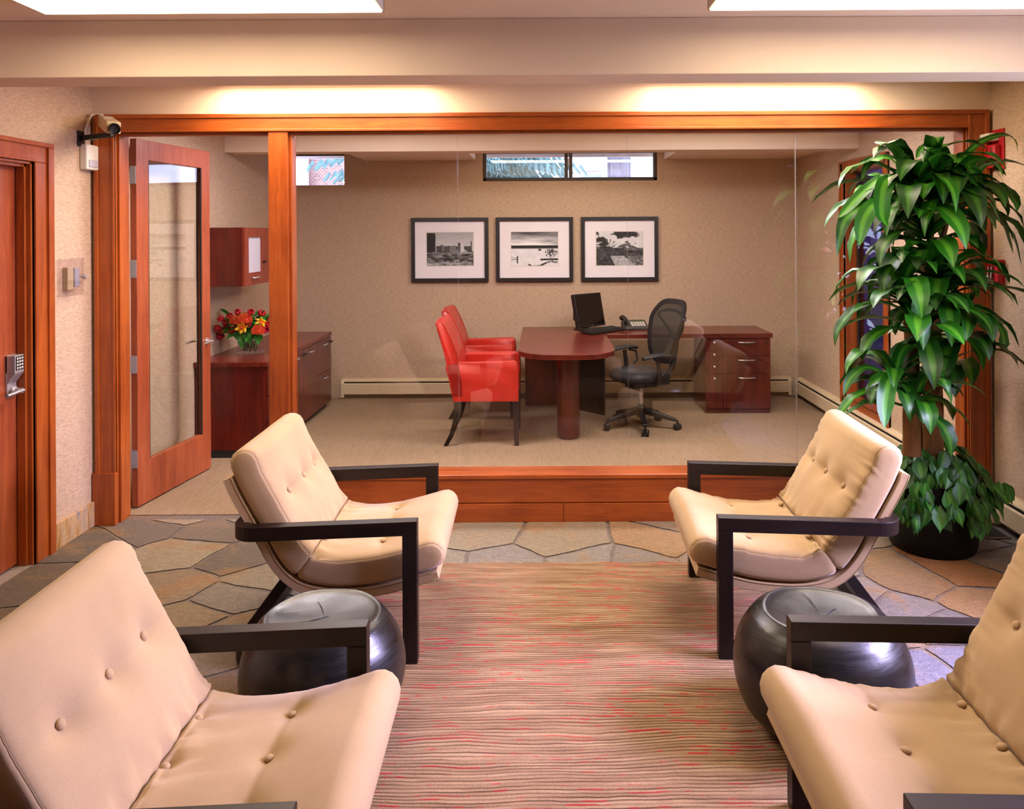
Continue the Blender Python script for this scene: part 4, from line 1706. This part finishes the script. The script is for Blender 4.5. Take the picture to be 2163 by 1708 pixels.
def tulip(c, tilt, s, mat, name='tulip'):
    t = MB()
    M0 = Vector(tilt).normalized().to_track_quat('Z', 'Y').to_matrix()
    for k in range(6):
        a = k * PI / 3
        rings = []
        for i in range(6):
            v = i / 5
            r = s * (.25 + .55 * math.sin(v * 2.6))
            w = s * .5 * math.sin(PI * min(.98, .12 + v * .86))
            ctr = Vector((math.cos(a) * r, math.sin(a) * r, v * s * 1.7))
            sd = Vector((-math.sin(a), math.cos(a), 0))
            o = Vector((math.cos(a), math.sin(a), 0)) * .003
            rings.append([M0 @ (ctr + sd * w) + c, M0 @ (ctr + o * 2) + c, M0 @ (ctr - sd * w) + c, M0 @ (ctr - o) + c])
        t.loft(rings)
    return t.build(name, mat, None, smooth=True)


def pincushion(c, s):
    t = MB()
    for i in range(150):
        z = 1 - 1.5 * (i + .5) / 150
        r = math.sqrt(max(0, 1 - z * z))
        a = i * 2.39996
        d = Vector((r * math.cos(a), r * math.sin(a), z))
        t.tube([c + d * s * .3, c + d * s * .8, c + d * s * 1.0 + Vector((0, 0, s * .1))], [.0025, .0018, .003], 4)
    t.ball(c, s * .5, 12, 8)
    return t.build('pincushion_flower', m_po, None)


GT = 'red tulips in the glass vase'
reds = [(472, 672, 'far left'), (466, 690, 0), (473, 705, 1), (482, 680, 2), (478, 695, 3), (490, 668, 4), (505, 660, 5), (549, 665, 6), (557, 694, 7), (562, 684, 8), (525, 683, 9), (518, 674, 10), (484, 688, 11), (566, 676, 12), (530, 660, 13), (497, 694, 14)]
for i, (px, py, _) in enumerate(reds):
    D = 6.70 + rf.uniform(-.04, .12)
    c = P(px, py + 4, D)
    o = tulip(c, (c - (fc - Vector((0, 0, .12)))), .030 if i not in (2, 7) else .036, m_pk if i in (2, 8, 12) else m_pr)
    if (px, py) == (473, 705):
        tag(o, 'crimson tulip bud hanging lowest at the left of the bouquet', 'flower')
    elif (px, py) == (549, 665):
        tag(o, 'red tulip standing tallest at the right of the bouquet', 'flower')
    else:
        tag(o, 'small red bloom among the flowers in the glass vase', 'flower', GT)
for (px, py, s, lb) in ((518, 676, .050, 'orange spiky pincushion bloom at the top centre of the bouquet'), (545, 700, .046, 'orange-red spiky pincushion bloom low right over the vase edge'), (497, 679, .040, 'orange spiky pincushion bloom on the left half of the bouquet')):
    tag(pincushion(P(px, py, 6.63), s * 1.15), lb, 'flower')


def lily(c, s, lb):
    t = thing('yellow_lily', lb, 'flower', c, 0)
    m = MB()
    for k in range(6):
        a = k * PI / 3 + .3
        d = Vector((math.cos(a), -.55 + .15 * math.sin(3 * a), math.sin(a)))
        sd = Vector((-math.sin(a), 0, math.cos(a)))
        rings = []
        for i in range(5):
            v = i / 4
            p = Vector((0, .01, 0)) + d * s * v + Vector((0, -s * .2 * v, 0))
            w = s * .44 * math.sin(PI * min(.95, .2 + v * .75))
            rings.append([p + sd * w, p + Vector((0, -.004, 0)), p - sd * w, p + Vector((0, .003, 0))])
        m.loft(rings)
    m.build('petal', m_py, t, smooth=True)
    MB().ball(Vector((0, -.02, 0)), s * .28, 10, 6).build('flower_centre', m_po, t, smooth=True)


lily(P(512, 691, 6.64), .052, 'yellow open bloom at the front centre of the bouquet')
lily(P(552, 681, 6.66), .046, 'yellow open bloom at the right side of the bouquet')

# ------------------------------------------------------------------ office desk
DZT = .77
t = thing('desk', 'mahogany peninsula desk with a rounded end on a round column', 'desk', (.2, 7.4, 0), 0, None, True)
poly = [(-.205, 8.43), (-.205, 6.86)]
for k in range(1, 24):
    a = PI + PI * k / 24
    ca, sa = math.cos(a), math.sin(a)
    poly.append((.2 + .405 * math.copysign(abs(ca) ** .72, ca), 6.86 + .37 * math.copysign(abs(sa) ** .9, sa)))
poly += [(.605, 6.86), (.605, 8.43)]
reeded_top(poly, DZT - .042, DZT, 'desktop', m_maho_x, t, .006)
MB().lathe([(.001, .0), (.080, .0), (.080, .012), (.093, .014), (.096, .02), (.096, .725), (.001, .727)], 40, (.215, 6.93, .003)).build('column_leg', m_maho_v, t, smooth=True, angle=40)
B(-.18, .58, 8.20, 8.225, .004, .73).build('back_panel', m_maho_v, t, bevel=.002)
MB().bar((.30, 8.08, .36), (.585, 7.76, .36), .022, .72).build('gable_panel', plain('shaded_laminate', '14100f', .4), t)  # near-black colour carries the shade under the desk

t = thing('desk_return', 'mahogany side desk along the back wall with a drawer pedestal on the right', 'desk', (1.4, 8.1, 0), 0, None, True)
reeded_top([(.612, 7.78), (2.20, 7.78), (2.20, 8.43), (.612, 8.43)], DZT - .042, DZT, 'desktop', m_maho_x, t, .006)
t = thing('drawer_pedestal', 'glossy mahogany drawer pedestal standing under the right end of the side desk', 'cabinet', (1.87, 8.1, 0), 0, None, True)
PY0 = 7.815
B(1.557, 2.185, PY0, 8.40, .05, DZT - .044).build('carcass', m_maho_v, t, bevel=.002)
B(1.56, 2.18, PY0 + .003, 8.38, .003, .05).build('plinth', m_maho_v, t)
for z0, z1, hz in ((.553, .722, .685), (.383, .553, .515), (.052, .383, .345)):
    d = B(1.727, 2.180, PY0 - .018, PY0, z0 + .002, z1 - .002).build('drawer', m_maho_v, t, bevel=.002)
    mb = MB()
    pull(mb, (1.95, PY0 - .018, hz), (1, 0, 0), (0, -1, 0), .155, .006)
    mb.build('handle', m_chrome, d, smooth=True)
MB().lathe([(.010, -.004), (.012, 0), (.001, .001)], 12, (2.14, PY0 - .019, .68), 'y').build('lock', m_dark, t)
for z0, z1, hz in ((.595, .722, .682), (.485, .595, .567), (.385, .485, .452), (.052, .385, .34)):
    d = B(1.560, 1.722, PY0 - .018, PY0, z0 + .002, z1 - .002).build('drawer', m_maho_v, t, bevel=.002)
    MB().ball((1.642, PY0 - .028, hz), .013, 12, 8).build('knob', m_chrome, d, smooth=True)

# monitor, keyboard, telephone
mc = P(1252, 688, 8.13)
MR = R(-46)
t = thing('computer_monitor', 'black flat monitor turned sideways on the desk corner', 'monitor', (mc.x, 8.13, DZT), MR)
Mt = Matrix.Translation((0, 0, .035)) @ Matrix.Rotation(R(-12), 4, 'Y')
mw, mh = .195, .335
f = MB()
f.box(-.05, 0, -mw, mw, 0, mh, Mt)
f.build('monitor_case', m_black, t, bevel=.006)
B(.0, .0015, -mw + .016, mw - .016, .022, mh - .016, Mt).build('screen', m_gloss, t)
text_part('maker_lettering', 'DELL', .014, m_steel, t, Mt @ Matrix.Translation((.0012, 0, .011)) @ Matrix.Rotation(R(90), 4, 'Z') @ Matrix.Rotation(R(90), 4, 'X'))
sp = MB()
sp.box(-.16, .02, -.11, .11, 0, .014)
sp.bar((-.11, 0, .01), (-.07, 0, .17), .08, .03, (1, 0, 0))
sp.box(-.12, -.05, -.16, -.10, .10, .20)
sp.build('monitor_stand', m_black, t, bevel=.006)
kc = P(1267, 695, 7.95)
t = thing('keyboard', 'black computer keyboard lying in front of the monitor', 'keyboard', (kc.x + .02, 7.93, DZT + .006), MR)
Mk = Matrix.Rotation(R(5), 4, 'Y')
B(-.085, .085, -.235, .235, .004, .024, Mk).build('keyboard_case', m_black, t, bevel=.004)
for r in range(5):
    for c in range(16):
        if r == 4 and 4 <= c <= 8:
            if c == 4:
                B(.045, .062, -.10, .035, .024, .031, Mk).build('key', m_black2, t, bevel=.002)
            continue
        x, y = -.062 + r * .0265, -.222 + c * .0285
        B(x - .011, x + .011, y, y + .0235, .024, .031, Mk).build('key', m_black2, t)
t = thing('desk_telephone', 'grey desk telephone with handset behind the office chair', 'telephone', (.93, 8.20, DZT), R(8))
f = MB()
f.prism([(-.10, 0), (.11, 0), (.11, .06), (.07, .085), (-.10, .025)], lambda p: Vector((-.12, p[0], p[1])), lambda p: Vector((.12, p[0], p[1])))
f.build('telephone_base', plain('telephone_grey', '3a3a34', .5), t, bevel=.006)
hs = MB()
hs.tube([(-.11, -.085, .07), (-.105, -.05, .095), (-.10, .02, .11), (-.105, .08, .115), (-.11, .105, .10)], [.026, .022, .017, .022, .028], 12)
hs.build('handset', m_black, t, smooth=True, angle=50)
MB().bar((-.01, .048, .077), (.10, .048, .077), .035, .006, (0, -.36, 1)).build('telephone_display', plain('lcd_green', '46502c', .2), t)
for r in range(4):
    for c in range(5):
        y = -.07 + r * .025
        B(-.05 + c * .03, -.028 + c * .03, y - .007, y + .007, .034 + r * .0085 + .004, .042 + r * .0085 + .004).build('button', m_white, t)
MB().tube([(-.11 + .006 * math.cos(i * 1.9) + i * .002, -.10 - .03 * math.sin(i / 40 * PI), .012 + .006 * math.sin(i * 1.9)) for i in range(60)], .0025, 5).build('cord', m_black, t, smooth=True)


# ------------------------------------------------------------------ red guest armchairs
def guest_chair(label, loc, first=None):
    if first is not None:
        c = copy_tree(first)
        c.location = loc
        c['label'] = label
        return c
    t = thing('guest_armchair', label, 'armchair', loc, 0, 'red leather guest armchairs')
    hw = .31
    fr = catmull([(.295, .364), (.297, .55), (.292, .655), (.270, .688), (.20, .690), (-.05, .684), (-.285, .672), (-.272, .55), (-.235, .364)], 5)
    for s in (-1, 1):
        y0, y1 = s * hw, s * (hw - .095)
        rings = []
        c = Vector((.02, .52))
        for k, y in ((.955, y0), (.985, y0 - s * .006), (1, y0 - s * .016), (1, y1 + s * .016), (.985, y1 + s * .006), (.955, y1)):
            rings.append([Vector((c.x + (p.x - c.x) * (1 - (1 - k) * .5), y, c.y + (p.y - c.y) * k)) for p in fr])
        a = MB().loft(rings).build('arm', m_redleather, t, smooth=True, angle=50)
        pm = MB()
        pm.tube([Vector((p.x * .995, s * (hw - .004), p.y * .996)) for p in fr], .0035, 6)
        pm.build('piping', m_redleather, a, smooth=True)
    B(-.25, .285, -hw + .05, hw - .05, .365, .46).build('seat_base', m_redleather, t, bevel=.01)
    B(-.20, .29, -hw + .098, hw - .098, .44, .535).build('seat_cushion', m_redleather, t, bevel=.025, seg=4)
    bp = catmull([(-.245, .40), (-.30, .70), (-.375, .985), (-.372, 1.008), (-.345, 1.015), (-.315, .995), (-.25, .86), (-.195, .70), (-.16, .50), (-.155, .40)], 5)
    rings = []
    c = Vector((-.26, .70))
    for k, y in ((.93, -hw), (.98, -hw + .006), (1, -hw + .018), (1.0, 0), (1, hw - .018), (.98, hw - .006), (.93, hw)):
        bow = .012 if y == 0 else 0
        rings.append([Vector((c.x + (p.x - c.x) * k + (bow if p.x > -.33 else -bow * .5), y, c.y + (p.y - c.y) * (1 - (1 - k) * .4) + (.012 if y == 0 and p.y > .97 else 0))) for p in bp])
    b = MB().loft(rings).build('backrest', m_redleather, t, smooth=True, angle=50)
    for s in (-1, 1):
        MB().tube([Vector((p.x + .003, s * (hw - .005), p.y)) for p in bp[8:38]], .0035, 6).build('piping', m_redleather, b, smooth=True)
    for s in (-1, 1):
        MB().bar((.270, s * (hw - .032), .366), (.277, s * (hw - .028), .003), .046, .05, (1, 0, 0), .030, .036).build('leg', m_esp_z, t, bevel=.002)
        l = MB()
        pts = catmull([(-.205, .366), (-.215, .24), (-.25, .11), (-.305, .003)], 5)
        rings = []
        for i, p in enumerate(pts):
            w = .024 - .009 * i / len(pts)
            y = s * (hw - .03)
            rings.append([Vector((p.x - w * 1.15, y - w, p.y)), Vector((p.x + w * 1.15, y - w, p.y)), Vector((p.x + w * 1.15, y + w, p.y)), Vector((p.x - w * 1.15, y + w, p.y))])
        l.loft(rings).build('leg', m_esp_z, t, bevel=.002)
    return t


g1 = guest_chair('red leather armchair nearer the glass wall, at the rounded desk', (-.495, 6.96, 0))
guest_chair('red leather armchair behind the other one, nearer the back wall', (-.565, 7.92, 0), g1)

# ------------------------------------------------------------------ office swivel chair
OCR = 203
t = thing('office_chair', 'black mesh-back swivel chair on five castors at the desk', 'office chair', (.872, 7.27, 0), R(OCR))
for k in range(5):
    a = R(-90 + 72 * k - OCR)
    d = Vector((math.cos(a), math.sin(a), 0))
    r = MB().bar(d * .03 + Vector((0, 0, .155)), d * .315 + Vector((0, 0, .088)), .055, .055, (0, 0, 1), .034, .030).build('base_arm', m_black, t, bevel=.008, seg=3)
    c = d * .325
    sd = Vector((-d.y, d.x, 0))
    ax = (sd * .9 + d * .3).normalized()
    w = MB()
    M0 = ax.to_track_quat('Z', 'Y').to_matrix()
    for q in (-.030, .006):
        w.lathe([(.001, q), (.024, q), (.031, q + .005), (.031, q + .019), (.024, q + .024), (.001, q + .024)], 20, c + Vector((0, 0, .032)), 'z', M0)
    w.tube([c + Vector((0, 0, .03)), c + Vector((0, 0, .09))], .010, 8)
    w.build('castor', m_black, t, smooth=True, angle=40)
MB().lathe([(.001, .10), (.036, .10), (.040, .16), (.034, .20), (.024, .205), (.024, .215), (.001, .215)], 20).build('hub', m_black, t, smooth=True, angle=40)
MB().lathe([(.016, .20), (.016, .30), (.024, .30), (.024, .37), (.001, .37)], 16).build('gas_lift', m_steel, t, smooth=True, angle=40)
mb = MB()
mb.box(-.13, .12, -.07, .07, .365, .425)
mb.box(-.20, .16, -.17, -.145, .40, .43)
mb.box(-.20, .16, .145, .17, .40, .43)
mb.tube([(-.1, -.20, .405), (.0, -.24, .40), (.05, -.25, .40)], .008, 6)
mb.tube([(.05, -.20, .40), (.05, .20, .40)], .010, 6)
mb.build('tilt_mechanism', m_black, t, bevel=.006)
rings = []
for (z, k) in ((.435, .80), (.440, .92), (.455, .985), (.475, 1.0), (.492, .985), (.505, .92), (.510, .75), (.512, .4), (.512, .02)):
    ring = []
    for q in range(40):
        a = 2 * PI * q / 40
        x = .245 * math.copysign(abs(math.cos(a)) ** .62, math.cos(a))
        y = .25 * math.copysign(abs(math.sin(a)) ** .62, math.sin(a))
        zz = z - .03 * max(0, (x - .12) / .125) ** 2 * (1 if z > .46 else .4) + .012 * (abs(y) / .25) ** 2 * (z > .5)
        ring.append(Vector((.01 + x * k, y * k, zz)))
    rings.append(ring)
MB().loft(rings).build('seat', m_black2, t, smooth=True, angle=60)


def back_pt(y, z):
    """point of the curved backrest surface"""
    v = (z - .56) / .58
    return Vector((-.215 - .16 * v + .07 * math.sin(v * PI) * .6 + .28 * y * y, y, z))


outl = []
for q in range(48):
    a = 2 * PI * q / 48
    ca, sa = math.cos(a), math.sin(a)
    z = .85 + .285 * math.copysign(abs(sa) ** .5, sa)
    v = (z - .565) / .57
    w = .19 + .085 * min(1, v * 1.5) - .03 * max(0, v - .75) / .25
    outl.append((w * math.copysign(abs(ca) ** .5, ca), z))
fr = MB()
rings = []
for q in range(49):
    y, z = outl[q % 48]
    y2, z2 = outl[(q + 1) % 48]
    y0, z0 = outl[(q - 1) % 48]
    tdir = Vector((y2 - y0, z2 - z0)).normalized()
    nn = Vector((tdir.y, -tdir.x))
    p = back_pt(y, z)
    pi_ = back_pt(y - nn.x * .042, z - nn.y * .042)
    rings.append([p + Vector((.010, 0, 0)), pi_ + Vector((.006, 0, 0)), pi_ - Vector((.006, 0, 0)), p - Vector((.012, 0, 0))])
fr.loft(rings, cap=False)
fr.build('back_frame', m_black, t, smooth=True, angle=50)
ms = MB()
rows = []
for i in range(25):
    z = .58 + .545 * i / 24
    row = [q for q in range(48)]
    v = (z - .565) / .57
    sa = (z - .85) / .285
    sa = max(-1, min(1, sa))
    s_ = abs(sa) ** (1 / .5)
    ca = math.sqrt(max(0, 1 - s_ * s_)) ** .5
    w = (.19 + .085 * min(1, v * 1.5) - .03 * max(0, v - .75) / .25) * ca - .012
    w = max(w, .01)
    rows.append([back_pt(-w + 2 * w * j / 12, z) for j in range(13)] + [back_pt(w - 2 * w * j / 12, z) - Vector((.002, 0, 0)) for j in range(13)])
ms.loft(rows)
ms.build('mesh_panel', mesh_fabric(), t, smooth=True, angle=60)
lb = MB()
rings = []
for j in range(17):
    y = -.205 + .41 * j / 16
    z = 1.00 + .035 * (1 - (y / .205) ** 2)
    rings.append([back_pt(y, z + .012) - Vector((.012, 0, 0)), back_pt(y, z - .012) - Vector((.012, 0, 0)), back_pt(y, z - .012) - Vector((.020, 0, 0)), back_pt(y, z + .012) - Vector((.020, 0, 0))])
lb.loft(rings)
lb.build('back_band', m_black, t, smooth=True, angle=50)
sp = MB()
sp.tube([(-.12, 0, .40), (-.26, 0, .42), (-.33, 0, .52), (-.37, 0, .68), (-.385, 0, .80)], [.026, .026, .024, .022, .016], 12)
for s in (-1, 1):
    sp.tube([(-.375, 0, .74), (-.36, s * .12, .86), (-.325, s * .20, .96)], [.018, .014, .010], 10)
    sp.tube([(-.325, s * .215, .955), (-.325, s * .22, .99)], [.016, .016], 10)
sp.build('back_spine', m_black, t, smooth=True, angle=60)
for s in (-1, 1):
    a = MB()
    a.tube([(-.02, s * .16, .425), (-.03, s * .25, .43), (-.03, s * .285, .47), (-.015, s * .292, .56), (.0, s * .292, .655)], [.022, .022, .024, .022, .02], 12, flat=.75)
    a.tube([(-.03, s * .28, .48), (-.13, s * .285, .56), (-.12, s * .29, .64), (-.04, s * .29, .66)], .010, 8)
    a.build('arm_support', m_black, t, smooth=True, angle=60)
    rings = []
    for i in range(13):
        v = i / 12
        x = -.13 + .27 * v
        w = .050 * (math.sin(PI * min(max(v, .03), .97)) ** .35)
        z = .672 + .018 * math.sin(v * PI) - .012 * v
        rings.append([Vector((x, s * .29 + w * math.cos(2 * PI * k / 14), z + .016 * math.sin(2 * PI * k / 14))) for k in range(14)])
    MB().loft(rings).build('armrest', m_black2, t, smooth=True, angle=60)


# ------------------------------------------------------------------ framed landscape photographs
def fbm(x, y, o=4, s=1.0):
    v, a, f = 0.0, .5, s
    for _ in range(o):
        v += a * mn.noise(Vector((x * f, y * f, 3.7)))
        a *= .5
        f *= 2.1
    return v


def paint_mesa(x, y):
    sky = .56 + .35 * (1 - y) + .10 * fbm(x * 2, y * 7, 3, 2)
    if x < .185 + .02 * fbm(0, y * 8, 2) and y > .42 and y < .98 + .0 * x:
        return .05 + .06 * max(0, fbm(x * 20, y * 6, 3))
    x = x + .012 * fbm(y * 14, x * 3, 3)
    hz = .60 + .03 * fbm(x * 6, 0, 3)
    tops = [(.30, .36, .68), (.37, .62, .64), (.66, .80, .70), (.94, 1.0, .74)]
    for a, b, h in tops:
        if a < x < b and y < h + .05 * fbm(x * 22, 1, 3) - (.04 if a < .5 else 0) and y > .42:
            return .20 + (.55 if (x - a) / (b - a) > .45 else .0) * (1 if a > .6 else .3) + .12 * fbm(x * 30, y * 6, 2)
    slope = .58 - abs(x - .73) * 1.1
    if .36 < y < max(.40, min(.60, slope)):
        return .38 + .3 * fbm(x * 14, y * 14, 3) + (.15 if x > .7 else 0)
    if y < hz and y > .42 and x > .2 and x < .95 and y < .60 - .02 * x:
        return .16 + .14 * fbm(x * 12, y * 12, 3)
    if y <= .42:
        b = fbm(x * 9, y * 22, 4)
        return max(.03, .25 + .75 * b + .25 * (.25 - y) + (.2 if y < .1 else 0))
    return sky


def paint_snow(x, y):
    if y > .60:
        s = fbm(x * 1.3 + y * 1.5, y * 6, 4, 1.6)
        return max(.06, min(.95, .30 + .75 * (1 - (y - .6) / .4) * .75 + .55 * s))
    if y > .50:
        return .07 + .06 * fbm(x * 10, y * 20, 3) + (.45 if y < .515 else 0)
    r = ((x - .86) / .15) ** 2 + ((y - .40) / .17) ** 2
    if r < 1 and fbm(x * 40, y * 40, 3) > -.12 + r * .25:
        return .10
    if abs(x - .135) < .013 and .08 < y < .29:
        return .05
    if x < .15 and (abs(y - .19) < .012 or abs(y - .26 + x * .3) < .006):
        return .10
    if .58 < x < .64 and .445 < y < .50:
        return .15
    c = .06 + .07 * math.sin(x * 9) + .05 * fbm(x * 6, y * 3, 2)
    if x > .36 and abs(y - c) < .03 + .02 * fbm(x * 14, y * 14, 2) and fbm(x * 16, y * 40, 2) > -.1:
        return .10
    if x > .62 and abs(y - .19 - .02 * fbm(x * 8, 0, 2)) < .028:
        return .10
    return .88 + .10 * fbm(x * 10, y * 14, 2)


def paint_storm(x, y):
    def tree(cx, cy, R_):
        dx, dy = x - cx, y - cy
        r = math.hypot(dx, dy)
        a = math.atan2(dx, dy)
        if abs(dx) < .008 and -.22 < dy < .05:
            return True
        return r < R_ and abs(a) < 1.4 and abs(math.sin(a * 9 + r * 22 + 2 * fbm(x * 9, y * 9, 2))) < .34
    if y > .40 and tree(.205, .55, .25):
        return .05
    if y > .52:
        mt = .50 + .16 * max(0, 1 - abs(x - .63) / .30) + .03 * fbm(x * 12, 0, 3)
        if y < mt:
            return .22 + .7 * max(0, fbm(x * 16 + y * 8, y * 12, 3) * 2)
        s = fbm(x * 2.6, y * 4.5, 4, 1.4)
        return .08 if s > .10 else (.40 if s > .02 else .85 + .2 * s)
    if y > .28:
        return max(.05, .16 + .25 * fbm(x * 14, y * 20, 3) + (.14 if .6 < x and y > .45 else 0))
    p = .30 + (.28 - y) * .35
    q = .58 + (.28 - y) * .9
    if x < p:
        return max(.04, .14 + .4 * fbm(x * 20, y * 30, 3))
    if x < q:
        return .62 + .4 * fbm(x * 20, y * 36, 3)
    return max(.05, .32 + .7 * fbm(x * 22, y * 34, 3))


def picture(label, x0, x1, y0, y1, painter, ph):
    a, b = P(x0, y0, YB - .035), P(x1, y1, YB - .035)
    X0, X1, Z0, Z1 = a.x, b.x, b.z, a.z
    t = thing('framed_photograph', label, 'picture', ((X0 + X1) / 2, YB, (Z0 + Z1) / 2), 0, 'framed landscape photographs', True)
    w = .040
    f = MB()
    yb, yf = YB - .002, YB - .040
    for (p, q, r, s_) in ((X0, X1, Z0, Z0 + w), (X0, X1, Z1 - w, Z1), (X0, X0 + w, Z0 + w, Z1 - w), (X1 - w, X1, Z0 + w, Z1 - w)):
        f.box(p, q, yf, yb, r, s_)
    f.build('picture_frame', m_frameblk, t, bevel=.002)
    B(X0 + w, X1 - w, YB - .020, YB - .006, Z0 + w, Z1 - w).build('mat_board', m_mat, t)
    px0, py0, px1, py1 = ph
    pa, pb = P(px0, py0, YB - .035), P(px1, py1, YB - .035)
    nx, nz = 150, 106
    mb = MB()
    y = YB - .0215
    mb.v = [(pa.x + (pb.x - pa.x) * i / nx, y, pb.z + (pa.z - pb.z) * j / nz) for j in range(nz + 1) for i in range(nx + 1)]
    mb.f = [(j * (nx + 1) + i, j * (nx + 1) + i + 1, (j + 1) * (nx + 1) + i + 1, (j + 1) * (nx + 1) + i) for j in range(nz) for i in range(nx)]
    o = mb.build('photo_print', m_print, t, fix=False)
    ca = o.data.color_attributes.new('tint', 'BYTE_COLOR', 'CORNER')
    buf = []
    for j in range(nz):
        for i in range(nx):
            v = max(.01, min(1, painter((i + .5) / nx, (j + .5) / nz))) ** 1.7
            buf += [v, v, v * 1.02, 1] * 4
    ca.data.foreach_set('color', buf)
    B(pa.x - .007, pb.x + .007, YB - .0210, YB - .0195, pb.z - .007, pa.z + .007).build('mat_bevel', m_white, t)


picture('black-framed desert mesa photograph, first of the three on the back wall', 868, 1032, 460, 595, paint_mesa, (901, 491, 1000, 561))
picture('black-framed snowy field photograph in the middle of the back wall', 1047, 1211, 459, 594, paint_snow, (1079.5, 490, 1179, 561))
picture('black-framed stormy river and mountain photograph above the monitor', 1227, 1391, 458, 593, paint_storm, (1259.5, 489.5, 1359, 560))

# ------------------------------------------------------------------ outdoors, seen through the high windows
struct(B(-40, 40, YB + WT + .02, 60, -.2, -.1).build('ground', plain('ground_grass', 'b4b8b0', .95, var=.3, vs=3)))
ev = MB()
ev.box(-3.2, 3.2, YB + WT, 9.42, 2.655, 2.70)
ev.box(-3.2, 3.2, 9.40, 9.46, 2.615, 2.72)
struct(ev.build('trim_18', plain('eave_paint', 'c9b8b4', .8)))
t = thing('brick_building', 'pink brick building seen through the left high window', 'building', (-5.5, 21, 0), 0, None, True)
B(-9.5, -1.9, 21, 26, -.1, 7).build('brick_wall', m_brick, t)
B(-9.5, -5.95, 20.6, 20.8, -.1, 7).build('white_bay', m_white, t)
for x0, x1, z0, z1 in ((-5.05, -4.55, 2.0, 3.05), (-4.4, -4.15, 3.30, 4.2), (-1.6 - .9, -2.1, 2.6, 4)):
    f = B(x0, x1, 20.95, 21.02, z0, z1).build('building_window', plain('window_blind', 'b8b0b8', .5), t)
    B(x0 - .06, x1 + .06, 20.9, 21.0, z1 - .02, z1 + .10).build('window_lintel', m_white, f)
t = thing('white_house', 'white house seen through the right half of the centre window', 'building', (3.5, 22, 0), 0, None, True)
B(.95, 9, 22, 27, -.1, 8).build('house_wall', plain('house_white', 'f4f0ee', .8), t)
f = B(1.05, 1.62, 21.9, 22.02, 1.0, 3.30).build('house_door', plain('house_door_blue', '8a94b4', .6), t)
B(.98, 1.9, 21.85, 21.98, 3.38, 3.62).build('door_lintel', plain('lintel_grey', 'b8b0b4', .7), t)
m_needle = plain('spruce_needles', '6a8a84', .8, var=.35, vs=8)
t = thing('spruce_tree', 'blue-green spruce tree outside the high windows', 'tree', (-1.55, 14.6, -.1), 0, None, True)
MB().tube([(-1.55, 14.6, -.1), (-1.55, 14.6, 6.5)], [.16, .05], 10).build('trunk', m_bark, t)
nb = MB()
rt = random.Random(3)
for i in range(300):
    z = rt.uniform(1.6, 4.6)
    a = rt.uniform(0, 2 * PI)
    L = 3.15 * (1 - (z - 1.6) / 7) * rt.uniform(.7, 1.1)
    p0 = Vector((-1.55, 14.6, z))
    d = Vector((math.cos(a), math.sin(a), -.22))
    side = Vector((-math.sin(a), math.cos(a), 0))
    for k in range(16):
        v = .2 + .8 * k / 15
        p = p0 + d * L * v
        for s in (-1, 1):
            q = p + side * s * .26 * (1.15 - v) + d * .12 + Vector((0, 0, -.10 - .06 * rt.random()))
            w = Vector((0, 0, .03)) + d * .02
            nb.add([p + w, p - w, q - w * .4, q + w * .4, p + d * .03], [(0, 1, 2, 3), (0, 3, 4)])
nb.build('foliage', m_needle, t, fix=False)
t = thing('tree_trunk', 'bare grey tree trunk outside the right half of the centre window', 'tree', (1.14, 12, -.1), 0, None, True)
rings = []
for i in range(30):
    z = -.1 + 5.6 * i / 29
    rings.append([Vector((1.14 + .165 * (1 + .10 * mn.noise(Vector((k * .9, z * .8, 1)))) * math.cos(2 * PI * k / 26), 12 + .165 * math.sin(2 * PI * k / 26), z)) for k in range(26)])
MB().loft(rings).build('trunk_bark', wood('grey_bark', '8a8288', '3c383e', 'z', .9, 1.2), t, smooth=True)
bt = MB()
for i in range(14):
    a = rt.uniform(0, 6.28)
    z = rt.uniform(3.4, 5.2)
    p0 = Vector((1.14, 12, z))
    p1 = p0 + Vector((math.cos(a) * .9, math.sin(a) * .9, .5))
    bt.tube([p0, p0.lerp(p1, .5), p1], [.05, .03, .01], 6)
bt.build('branches', m_bark, t)

# children of world-built things keep their world coordinates
for o in WORLD:
    if '_w' in o:
        del o['_w']
